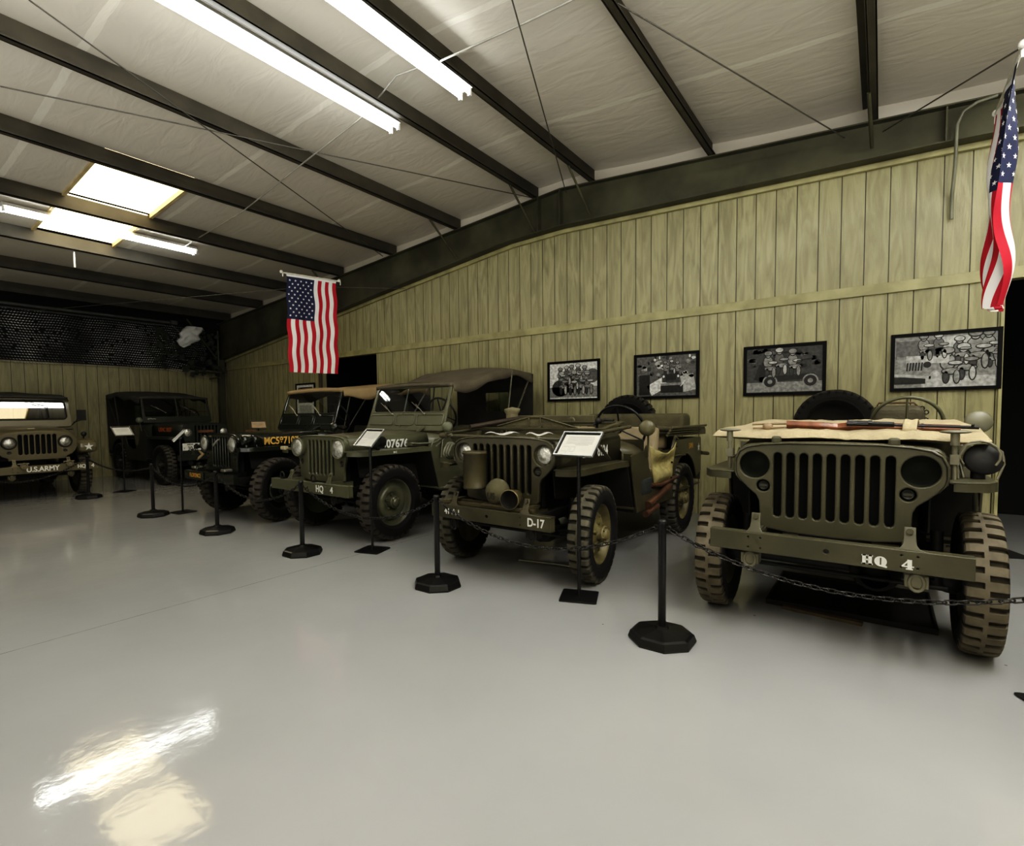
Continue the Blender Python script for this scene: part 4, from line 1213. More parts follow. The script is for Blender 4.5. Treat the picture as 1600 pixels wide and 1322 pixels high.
# rifle lying on the canvas cover
def rifle(name, label, o, u, v, L, woodm):
    """long gun along u, v is up"""
    mx = frame(o, u, v)
    r = empty(name, o); r.matrix_world = mx
    st = [(-0.50 * L, -0.055), (-0.50 * L, 0.012), (-0.30 * L, 0.006), (-0.20 * L, -0.004), (-0.14 * L, 0.012), (0.0, 0.014), (0.42 * L, 0.012), (0.42 * L, -0.016), (0.0, -0.022), (-0.12 * L, -0.026), (-0.17 * L, -0.036), (-0.22 * L, -0.030), (-0.30 * L, -0.040)]
    M().mesh(plate(st, (), 0.036, 0.008)).build('stock', woodm, r)
    b = M().tube([(-0.14 * L, 0.012, 0), (0.5 * L, 0.010, 0)], 0.0095, 10)
    b.tube([(-0.10 * L, 0.020, 0), (0.10 * L, 0.018, 0)], 0.014, 8).box((-0.09 * L, 0.016, 0), (0.10, 0.028, 0.026)).box((0.47 * L, 0.026, 0), (0.012, 0.022, 0.006)).box((-.02, 0.03, 0), (0.018, 0.018, 0.02))
    b.tube([(-0.13 * L, -0.030, 0), (-0.11 * L, -0.052, 0), (-0.07 * L, -0.052, 0), (-0.055 * L, -0.028, 0)], 0.004, 6).tube([(0.24 * L, 0.0, -0.016), (0.24 * L, 0.0, 0.016)], 0.014, 8)
    b.build('barrel', gunmetal, r)
    return tag(r, label, 'rifle')
rifle('rifle', 'wooden stocked rifle lying across the tan canvas of the nearest jeep', (-0.03, 3.68, 1.180), (0.9988, 0.03, -0.03), (0.04, -0.75, 0.62), 0.86, wood)
# canvas flap strapping the rifle down
b = M()
def flap(u, v):
    x = 0.12 + (u - .5) * 0.06; y = 3.60 + 0.16 * v
    return (x + .02 * v, y, 1.152 + 0.058 * math.sin(PI * v) ** 0.7 + 0.01 * v + .003 * math.sin(u * 9))
b.grid(flap, 8, 14)
tag(b.build('canvas_strap', canvas_tan, solid=0.003), 'tan canvas strap holding the rifle on the folded windshield cover', 'strap')
b = M().ball((0, 0, 0), (0.030, 0.028, 0.026), 14).tube([(-0.09, 0.02, 0.015), (0.10, 0.03, 0.02)], 0.007, 6).tube([(-0.08, -0.01, -0.008), (0.09, -0.015, -0.002)], 0.006, 6)
tag(b.build('wiper_motor', mat('old brass knob', (0.25, 0.18, 0.11), 0.4), loc=(-0.56, 3.66, 1.172)), 'small round brown knob with metal arms at left end of the tan canvas', 'wiper')
b = M().box((0, 0, 0), (0.34, 0.20, 0.17))
kb = b.build('canvas_pack', mat('worn dark pack canvas', (0.07, 0.062, 0.04), 0.85, bump=.3), loc=(0.10, 5.35, 1.215), bevel=0.06, seg=4)
tag(kb, 'dark canvas pack seen through the steering wheel of the nearest jeep', 'pack')
M().tube([(-0.13, -0.05, 0.08), (-0.12, -0.05, 0.105), (0.10, -0.05, 0.105), (0.12, -0.05, 0.08)], 0.008, 6).build('carry_handle', leather, kb)
b = M()
for k in range(5):
    b.tube([(0.15 + 0.025 * (k % 2) + 0.014 * math.cos(a), -0.06, 0.06 - 0.03 * k + 0.016 * math.sin(a)) for a in [q * PI / 4 for q in range(8)]], 0.005, 5, closed=True)
b.build('strap_links', gunmetal, kb)

# ---- jeep B : darker brown olive, open, cluttered
def jeep_B():
    X, Y = -2.325, 3.60
    root = empty('military_jeep', (X, Y, 0))
    tag(root, 'open brown olive jeep marked D-17 and 8124 with windshield folded forward', 'jeep')
    P = OD['B']
    c = dict(paint=P, style='mb', gy=-0.31, r=0.365, tw=0.165, wb=2.032, tyre=ty_dustb, rimstyle='combat', rim=mat('olive rim paint', (0.14, 0.12, 0.055), 0.45, var=.25, scale=12), fy=-0.36, fz=0.865, fo=0.66,
             bw=0.552, bz0=0.455, bz1=0.560, by=-0.52, seat=mat('light seat canvas', (0.30, 0.25, 0.16), 0.85, bump=.2), swr=0.235, sw=(0.365, 1.12, 1.115), steer=R(6), shackle=dark)
    running_gear(root, c); bumper(root, c); fenders(root, c); flat_body(root, c)
    mx = frame((0, -0.5212, 0.508), (1, 0, 0), (0, 0, 1))
    lettering(root, 'D-17', 0.082, mx @ Matrix.Translation((0.43, -0.002, 0)), white, 0.0022, 0.82)
    b = M().mesh(text('2', 0.062, 0.0008, 0.001), mx=mx @ Matrix.Translation((-0.515, 0.0, 0))).mesh(text('41', 0.062, 0.0008, 0.002, 'CENTER', .9), mx=mx @ Matrix.Translation((-0.385, 0.0, 0)))
    b.tube([(-0.34, -0.02, 0), (-0.292, -0.02, 0), (-0.316, 0.022, 0)], 0.0035, 5, closed=True, mx=mx); b.tube([(-0.268, 0.022, 0), (-0.268, 0.0, 0)], 0.004, 5, mx=mx).tube([(-0.268, -0.012, 0), (-0.268, -0.022, 0)], 0.004, 5, mx=mx)
    b.build('lettering', white, root)
    hx = frame((0.5175, 0.14, 0.985), (0.105, 1, 0), (0, 0, 1))
    lettering(root, '8124', 0.115, hx @ Matrix.Translation((0.195, -0.022, 0.006)), white, 0.003, 0.70)
    lettering(root, '20', 0.115, hx @ Matrix.Translation((-0.06, -0.022, 0.006)), white, 0.003, 0.74)
    # body side marks
    bx = frame((0.7035, 2.23, 0.90), (0, 1, 0), (0, 0, 1))
    lettering(root, 'S-MA', 0.085, bx, yellow, 0.001, 0.8)
    st = M(); vs = [(0.05 * (1 if q % 2 == 0 else .42) * math.sin(q * PI / 5), 0.05 * (1 if q % 2 == 0 else .42) * math.cos(q * PI / 5), 0) for q in range(10)]
    st.prism(vs, (0, 0, 0.001), mx=frame((0.7035, 2.52, 0.87), (0, 1, 0), (0, 0, 1))); st.build('star_mark', white, root)
    # folded windshield: outer tube frame over the hood
    b = M()
    z0, z1 = 1.105, 1.15
    y0, y1 = -0.30, 0.62
    b.tube([(-0.60, y0, z0 - .01), (0.75, y0, z0 - 0.025)], 0.014, 8)
    b.tube([(0.70, y0, z0 - .025), (0.745, y0 + .03, z0 - .03), (0.75, y0 + .1, z0 - .06), (0.72, y0 + 0.35, 0.93)], 0.014, 8)
    b.tube([(0.655, y0, z0), (0.655, y1, z1)], 0.016, 8).tube([(-0.60, y0, z0 - .01), (-0.655, y0 + .05, z0), (-0.655, y1, z1)], 0.014, 8)
    fr = b.build('folded_windshield', P, root)
    M().tube([(-0.63, y0 - .01, z0 - .012), (-0.56, y0 - .01, z0 - .012)], 0.022, 8).ball((-0.52, y0, z0 - .01), .022, 8).ball((0.32, y0, z0 - .02), .022, 8).build('pivot_knob', P, fr)
    M().mesh(plate(rrect(-.62, 0, .62, .44, .03), [rrect(-.57, .045, -.015, .40, .03), rrect(.015, .045, .57, .40, .03)], 0.022, 0.004), mx=frame((0, 0.18, 1.135), (1, 0, 0), (0, 1, 0.12))).build('windshield_frame', P, fr)
    # low box structure over the cowl : gabled plate and grab bar
    b = M().prism([(-0.46, 0.28, 1.13), (0.34, 0.28, 1.13), (0.34, 0.28, 1.15), (0.0, 0.28, 1.235), (-0.12, 0.28, 1.235), (-0.46, 0.28, 1.16)], (0, 0.02, 0))
    b.tube([(-0.46, 0.275, 1.16), (-0.12, 0.275, 1.238), (0.0, 0.275, 1.238), (0.34, 0.275, 1.15)], 0.007, 6)
    for x in (-0.12, 0.0): b.box((x, 0.272, 1.185), (0.01, 0.01, 0.10))
    b.build('wire_cutter_base', canvas_od, root)
    M().box((-0.21, 0.78, 1.20), (0.95, 0.05, 0.10)).lathe([(0.035, 0.745), (0.03, 0.735), (0.012, 0.735), (0.0005, 0.738)], o=(0.05, 0, 1.20), axis='Y', n=18).build('dash_box', mat('brown olive metal', (0.11, 0.10, 0.06)), root, bevel=0.006)
    M().tube([(0.36, 0.55, 1.17), (0.44, 0.6, 1.21), (0.52, 0.6, 1.20)], 0.014, 6).ball((0.40, .56, 1.20), .03, 10).build('hood_latch', dark, root)
    # rounded body corner and mirror
    mirror(root, [(0.72, 0.86, 0.88), (0.74, 0.82, 1.02), (0.745, 0.80, 1.12)], (0.745, 0.775, 1.135), 0.068, (0.35, -1, 0.05), mat('olive mirror back', (0.10, 0.09, 0.05), .35))
    0 and mirror(root, [(-0.70, 0.1, 0.88), (-0.72, 0.0, 1.0), (-0.70, -0.1, 1.10)], (-0.69, -0.26, 1.13), 0.05, (-.2, -1, 0.2), mat('olive mirror back', (0.10, 0.09, 0.05), .35))
    # hanging door canvas on the driver side
    def dc(u, v):
        y = 0.92 + 0.72 * u - 0.10 * v * (u - .5)
        z = 0.97 - 0.03 * math.sin(PI * u) * (1 - v) - 0.36 * v
        z -= 0.06 * math.sin(PI * u) * v * 0.3
        y = 0.93 + (0.75 - 0.28 * v) * u + 0.12 * v
        return Vector((0.712 + 0.03 * math.sin(v * 9.5 + 0.6 * math.sin(PI * u) * 3) * math.sin(PI * u) ** .5, y, z - 0.05 * math.sin(PI * u) * (1 if v < .5 else .6) + wob((y, z, 0), 9, 0.008)))
    M().grid(dc, 26, 24).build('door_canvas', canvas_yel, root, solid=0.006)
    b = M()
    for u, v in ((0.5, .95), (0.85, .85), (0.98, .1), (.93, .5)):
        p = dc(u, v); b.ball((p.x + .012, p.y, p.z), 0.01, 8)
    b.build('canvas_stud', gunmetal, root)
    M().tube([(0.71, 0.98, 0.62), (0.725, 1.2, 0.60), (0.72, 1.66, 0.63)], 0.02, 8).build('side_rail', leather, root)
    M().tube([(0.69, 1.58, 0.86), (0.71, 1.62, 0.99), (0.69, 1.72, 1.02), (0.69, 1.80, 0.99)], 0.014, 8).tube([(0.70, 1.62, 0.83), (0.73, 1.92, 0.83)], 0.012, 8).build('grab_handle', P, root)
    # spare
    wheel(root, (-0.20, 2.73, 1.12), 1, 0.365, 0.165, ty_far, dark, 'combat', axis_rot=(0, 0, PI / 2), name='spare_wheel')
    M().box((0.05, 2.35, 1.13), (1.15, 0.30, 0.24)).build('rear_seat_back', canvas_od, root, bevel=0.05, seg=4)
    b = M()
    for k in range(4):
        b.tube([(0.60 + 0.015 * k, 1.75, 1.03 + 0.025 * k), (0.66 + 0.02 * k, 2.75, 1.02 + 0.03 * k)], 0.014, 6)
    b.tube([(0.50, 1.7, 1.10), (0.60, 2.5, 1.05)], 0.03, 8).box((0.69, 2.70, 1.04), (0.05, 0.12, 0.06))
    b.build('folded_top_bow', mat('brown olive metal', (0.11, 0.10, 0.06)), root)
    M().tube([(0.705, 2.62, 0.80), (0.73, 2.80, 0.78)], 0.022, 8).build('rear_hook', P, root)
    return root
jeep_B()
BX, BY = -2.325, 3.60
def at(dx, dy, z): return (BX + dx, BY + dy, z)
# things carried by jeep B
o = M().lathe([(0.0005, 0.0), (0.088, 0.0), (0.094, 0.012), (0.088, 0.02), (0.088, 0.265), (0.095, 0.27), (0.095, 0.285), (0.088, 0.29), (0.0005, 0.295)], n=28).build('canister', mat('olive canister paint', (0.055, 0.047, 0.022), 0.4), loc=at(-0.175, -0.43, 0.695))
tag(o, 'tall olive cylinder strapped in front of the grille of the D-17 jeep', 'canister')
M().box((0, 0.08, 0.15), (0.03, 0.05, 0.02)).build('strap', gunmetal, o)
o = M().grid(lambda u, v: Vector((0.098 * math.cos(u * 2 * PI) * math.sin(v * PI), 0.085 * math.sin(u * 2 * PI) * math.sin(v * PI), 0.105 * math.cos(v * PI) + 0.0)) * (1 + 0.05 * noise.noise(Vector((u * 4, v * 4, 1)))), 26, 18).build('covered_canteen', canvas_od, loc=at(0.03, -0.41, 0.680), rot=(0, 0, 0))
tag(o, 'round canvas covered canteen marked US on the bumper of the D-17 jeep', 'canteen')
M().mesh(text('US', 0.07, 0.001, 0.001, 'CENTER', .9), mx=frame((0.0, -0.0905, -0.02), (1, 0.0, 0), (0, 0.05, 1))).build('lettering', mat('faded black ink', (0.03, 0.028, 0.02)), o)
o = M().lathe([(0.068, -0.085), (0.072, -0.085), (0.074, -0.07), (0.062, 0.0), (0.058, 0.05), (0.045, 0.075), (0.0005, 0.085)], axis='Y', n=26).lathe([(0.068, -0.085), (0.055, -0.02), (0.0005, -0.015)], axis='Y', n=26, mi=1).build('siren', [mat('brass olive horn', (0.15, 0.125, 0.065), 0.35, 0.3), inner], loc=at(0.185, -0.43, 0.650), rot=(0, 0, R(12)))
tag(o, 'short wide mouthed horn on the bumper beside the canvas canteen', 'horn')
M().box((0.05, 0.03, -0.04), (0.012, 0.06, 0.09)).build('bracket', OD['B'], o)
o = M().box((0, 0, 0), (0.86, 0.035, 0.022)).box((0, 0.10, 0), (0.80, 0.035, 0.022)).box((-0.34, 0.06, 0.012), (0.05, 0.2, 0.02)).box((0.36, 0.06, 0.012), (0.05, 0.2, 0.02)).box((0.1, 0.05, 0.014), (0.25, 0.16, 0.012)).build('bumper_rack', mat('olive rack paint', (0.085, 0.072, 0.04), .5), loc=at(-0.05, -0.46, 0.575))
tag(o, 'flat slatted rack lying behind the bumper top of the D-17 jeep', 'rack')
for (dx, w_, t) in ((-0.10, 0.26, 'white sheets of paper on the hood of the D-17 jeep, left of the crossbar sign'), (0.25, 0.18, 'crumpled white papers on the hood of the D-17 jeep, nearer the sign')):
    tag(M().grid(lambda u, v: (w_ * (u - .5), 0.12 * (v - .5), 0.010 * math.sin(u * 7 + v * 3) + 0.006 * v), 12, 6).build('paper_sheet', paper, solid=0.002, loc=at(dx, -0.16, 1.112)), t, 'paper', 'loose papers on the jeep hood')
b = M().tube([(-0.03, 0.60, 0), (0.02, -0.32, 0.08)], [0.020, 0.026], 8)
o = loop_hose(None, at(-0.60, -0.22, 0.96), 0.085, mat('pale hose', (0.15, 0.15, 0.11), 0.5))
tag(o, 'loops of hose hanging beside the left headlight of the D-17 jeep', 'hose')
o = M().tube([(0, 0, 0), (0.0, 0.55, -0.01)], 0.022, 8).build('wood_tool', woodd, loc=at(-0.60, 0.05, 1.155), rot=(R(8), 0, R(-18)))
tag(o, 'brown wooden handle lying beside the windshield of the D-17 jeep', 'tool')
# scabbard and leg-like rolled canvas on the running board
o = M().tube([(0, 0, 0), (0.0, 0.30, 0.05), (0.0, 0.52, 0.10), (0, 0.60, 0.10)], [0.034, 0.026, 0.036, 0.028], 12).build('leather_scabbard', leather, loc=at(0.725, 0.86, 0.46))
tag(o, 'reddish brown leather scabbard slung low along the side of the D-17 jeep', 'scabbard')
o = M().tube([(0, 0, 0), (0.0, 0.30, 0.0)], 0.028, 10).build('wooden_stock', leather, loc=at(0.725, 0.80, 0.39), rot=(R(6), 0, 0))
tag(o, 'short reddish wooden stock below the scabbard on the D-17 jeep', 'gunstock')
o = M().box((0, 0, 0), (0.16, 0.34, 0.20)).build('canvas_bundle', mat('blue grey canvas', (0.030, 0.034, 0.032), .8, bump=.3), loc=at(0.63, 0.90, 0.62), bevel=0.06, seg=4)
tag(o, 'dark rolled bundle in the driver footwell of the D-17 jeep', 'bundle')
o = M().grid(lambda u, v: Vector(((0.068 - 0.018 * v + (.016 if v < .3 else 0)) * math.cos(u * 2 * PI), (0.06 - .01 * v) * math.sin(u * 2 * PI), 0.085 - 0.18 * v)) * (1 + 0.09 * noise.noise(Vector((math.cos(u * 6.28) * 2, math.sin(u * 6.28) * 2, v * 4)))) if v > 0 else Vector((0, 0, 0.09)), 20, 12).build('canvas_gun_cover', mat('faded canvas cover', (0.17, 0.15, 0.09), .85, bump=.3), loc=at(-0.53, 0.62, 1.245))
tag(o, 'faded canvas hood tied over a post standing in the D-17 jeep', 'cover')
M().tube([(0, 0, -.1), (0, 0, -0.17)], 0.02, 8).build('post', dark, o)

# ---- jeep C : green olive with brown canvas top
def jeep_C():
    root = empty('military_jeep', (-4.60, 3.64, 0))
    tag(root, 'olive green jeep with brown canvas top and number 07676 on its hood', 'jeep')
    P = OD['C']
    c = dict(paint=P, style='cj', gy=-0.36, r=0.385, tw=0.185, wb=2.03, tyre=ty_black, rimstyle='disc', fy=-0.44, fz=0.915, fo=0.69, bw=0.655, bz0=0.495, bz1=0.605, by=-0.55, proud=0.045,
             seat=canvas_od, apron=inner, curt=canvas_dark, shackle=dark, sw=(0.34, 1.14, 1.28), swax=(0, .9, .43))
    running_gear(root, c); bumper(root, c); fenders(root, c); flat_body(root, c)
    windshield(root, c)
    canvas_top(root, c, [(0.985, 1.635), (1.4, 1.68), (1.95, 1.86), (2.15, 1.87), (2.66, 1.83)], canvas_brown, win=(-.14, .28, 1.30, 1.58), seed=3)
    hx = frame((0.503, 0.20, 0.975), (0.151, 1, 0), (0, 0, 1))
    lettering(root, '20307676', 0.118, hx @ Matrix.Translation((-0.062, -0.010, 0.007)), white, 0.0035, 0.95)
    mx = frame((0, -0.5512, 0.548), (1, 0, 0), (0, 0, 1))
    lettering(root, 'HQ', 0.09, mx @ Matrix.Translation((0.21, 0.0, 0)), white, 0.003, .9, [(0, 0, .004, .09)], P)
    lettering(root, '4', 0.08, mx @ Matrix.Translation((0.40, 0.0, 0)), white, 0.003)
    fx = frame((0.6915, 0.02, 0.893), (0, 1, 0), (0, 0, 1))
    lettering(root, 'M C', 0.028, fx, white, 0.001)
    # side lamp on fender
    b = M().lathe([(0.0005, -0.075), (0.055, -0.075), (0.068, -0.065), (0.068, -0.03), (0.058, -0.025), (0.055, 0.07), (0.0005, 0.085)], o=(0.565, 0, 1.0), axis='Y', n=24)
    b.tube([(0.565, 0.0, 0.92), (0.565, 0, 0.95)], 0.02, 8).box((0.565, 0.0, 0.945), (0.10, 0.10, 0.02))
    b.build('blackout_lamp', dark, root, loc=(0, -0.10, 0))
    # lifting rings on the bumper
    for x in (-0.47, 0.08):
        M().tube([(x + 0.035 * math.cos(a), -0.53, 0.64 + 0.04 * math.sin(a)) for a in [k * PI / 6 for k in range(12)]], 0.008, 6, closed=True).box((x, -0.52, 0.605), (0.04, 0.04, 0.04)).build('lifting_ring', dark, root)
    # fender end lamp
    M().box((-0.56, -0.44, 0.925), (0.09, 0.05, 0.04)).build('clearance_lamp', canvas_tan, root, bevel=0.01)
    mirror(root, [(0.70, 0.62, 0.92), (0.72, 0.75, 1.0), (0.735, 0.80, 1.08)], (0.74, 0.78, 1.13), 0.06, (0.4, -1, 0.1), mat('green mirror back', (0.14, 0.145, 0.10), .3))
    M().tube([(0.56, 0.36, 0.965), (0.62, 0.44, 0.955), (0.70, 0.60, 0.96), (0.73, 0.72, 1.02)], 0.011, 8).box((0.56, 0.38, 0.955), (0.03, 0.12, 0.04)).tube([(0.73, 0.70, 0.99), (0.74, 0.66, 0.80)], 0.012, 6).build('windshield_hinge', P, root)
    M().box((0.69, 1.12, 0.45), (0.10, 0.95, 0.02)).build('step', P, root, bevel=0.004)
    return root
jeep_C()

# ---- jeep D : gloss black green with tan top, MC587107
def jeep_D():
    root = empty('military_jeep', (-6.46, 3.52, 0))
    tag(root, 'glossy black green jeep with tan canvas top and yellow number MC587107', 'jeep')
    P = OD['D']
    c = dict(paint=P, style='cj', gy=-0.36, r=0.385, tw=0.185, wb=2.03, tyre=ty_black, rimstyle='disc', fy=-0.44, fz=0.905, fo=0.69, bw=0.62, bz0=0.495, bz1=0.60, by=-0.55, proud=0.04,
             seat=mat('drab seat vinyl', (0.11, 0.10, 0.07), .6), apron=inner, curt=inner, shackle=dark, steer=R(14), sw=(0.34, 1.14, 1.26), bow=mat('grey bow tube', (0.3, 0.3, 0.3), .4, .5))
    running_gear(root, c); bumper(root, c); fenders(root, c); flat_body(root, c)
    windshield(root, c)
    canvas_top(root, c, [(0.985, 1.635), (1.4, 1.65), (2.0, 1.72), (2.2, 1.73), (2.66, 1.70)], canvas_buff, win=(-.3, .2, 1.2, 1.5), seed=8, val=0.12, front_drop=0.05, curtain=True)
    hx = frame((0.503, 0.20, 0.975), (0.151, 1, 0), (0, 0, 1))
    lettering(root, 'MC587107', 0.122, hx @ Matrix.Translation((-0.06, -0.010, 0.007)), yellow, 0.0035, 0.80)
    fx = frame((0.6915, 0.06, 0.883), (0, 1, 0), (0, 0, 1))
    lettering(root, '1RUS', 0.034, fx, yellow, 0.0008)
    b = M().box((-0.30, -0.558, 0.548), (0.42, 0.006, 0.105))
    pl = b.build('number_plate', mat('dark green plate', (0.03, 0.035, 0.02), .4), root, bevel=0.002)
    M().mesh(text('FLORENCE', 0.072, 0.0006, 0.001, 'CENTER', .85), mx=frame((-0.30, -0.562, 0.548), (1, 0, 0), (0, 0, 1))).build('lettering', yellow, pl)
    M().lathe([(0.02, -0.001), (0.0005, -0.001)], o=(-0.30, -0.5625, 0.55), axis='Y', n=16).build('plate_dot', orange, pl)
    for dx, y in ((0.53, -0.33), (0.56, -0.22)):
        M().lathe([(0.0005, -0.06), (0.05, -0.06), (0.062, -0.05), (0.058, -0.01), (0.04, 0.05), (0.0005, 0.06)], o=(dx, y, 0.99), axis='Y', n=20).tube([(dx, y, 0.90), (dx, y, 0.95)], 0.018, 8).build('fender_lamp', P, root)
    b = M().tube([(0.02, -0.40, 1.0), (0.0, -0.42, 0.98), (-0.07, -0.43, 0.92)], [.006, .012, .02], 8)
    b.build('tag', steel, root)
    mirror(root, [(0.70, 0.70, 0.95), (0.735, 0.75, 1.02), (0.75, 0.76, 1.08)], (0.755, 0.74, 1.12), 0.06, (0.4, -1, 0.1), P)
    for x in (-0.40, 0.35):
        M().box((x, -0.49, 0.64), (0.10, 0.10, 0.03)).build('bumper_pad', steel, root, bevel=.008)
    return root
jeep_D()

# ---- jeep E : dull dark green, faces right, high hood
def jeep_E():
    root = empty('military_jeep', (-10.72, 4.77, 0), PI / 2)
    tag(root, 'dark green jeep in the far corner with dark canvas top and a white number plate', 'jeep')
    P = OD['E']
    c = dict(paint=P, style='cj', gy=-0.36, hz=0.085, r=0.375, tw=0.175, wb=2.03, tyre=ty_far, rimstyle='disc', fy=-0.44, fz=0.90, fo=0.69, bw=0.60, bz0=0.47, bz1=0.57, by=-0.56,
             seat=canvas_od, apron=inner, curt=canvas_dark, shackle=dark, split=True, wh=0.54, lean=17, sw=(0.34, 1.14, 1.25), glassm=glassd)
    running_gear(root, c); bumper(root, c); fenders(root, c); flat_body(root, c)
    mx = windshield(root, c)
    canvas_top(root, c, [(0.955, 1.68), (1.4, 1.72), (2.0, 1.80), (2.2, 1.81), (2.66, 1.78)], mat('sooty canvas', (0.055, 0.05, 0.042), .85, bump=.2), seed=5)
    hx = frame((-0.512, 0.25, 1.03), (0.151, -1, 0), (0, 0, 1))
    lettering(root, 'USMC 0037', 0.11, hx @ Matrix.Translation((0.05, 0.0, 0.004)), orange, 0.003, 0.8)
    pl = M().box((-0.32, -0.47, 0.70), (0.33, 0.006, 0.165)).build('number_plate', white, root, bevel=.003)
    b = M().mesh(text('30-67', 0.105, 0.0008, 0.001, 'CENTER', .82), mx=frame((-0.295, -0.474, 0.68), (1, 0, 0), (0, 0, 1)))
    b.mesh(text('Y', 0.05, 0.0008, 0.0005), mx=frame((-0.455, -0.474, 0.685), (1, 0, 0), (0, 0, 1)))
    for k in range(4): b.box((-0.39 + .028 * k, -0.474, 0.758), (0.018, 0.002, 0.022))
    b.box((-0.24, -0.474, 0.758), (0.05, 0.002, 0.02)); b.build('lettering', blackm, pl)
    M().box((-0.30, -0.44, 0.60), (0.42, 0.08, 0.10)).build('plate_bracket', P, root, bevel=.01)
    b = M().tube([(-0.22, -0.52, 0.64), (-0.16, -0.54, 0.57), (-0.24, -0.55, 0.50), (-0.28, -0.54, 0.46)], [0.02, 0.035, 0.028, 0.012], 10)
    b.build('rope_fender', mat('tan rope', (0.3, 0.24, 0.15), .8, bump=.3), root)
    M().box((-0.02, -0.40, 0.995), (0.28, 0.03, 0.05)).build('hood_strip', mat('rust wood strip', (0.15, 0.07, 0.035), .6), root)
    mirror(root, [(-0.70, 0.78, 1.0), (-0.73, 0.76, 1.12), (-0.74, 0.76, 1.20)], (-0.75, 0.75, 1.22), 0.06, (-0.3, -1, 0.1), mat('grey green mirror', (0.10, 0.11, 0.08), .4))
    # short white script on the windshield frame
    b = M().tube([(-0.58, 0.085, 0.016), (-0.56, 0.07, 0.016), (-0.55, 0.10, 0.016), (-0.535, 0.075, 0.016), (-0.52, 0.10, 0.016), (-0.50, 0.075, 0.016), (-0.47, 0.085, 0.016), (-0.43, 0.075, 0.016)], 0.004, 5, mx=mx)
    b.build('script_mark', white, root)
    return root
jeep_E()

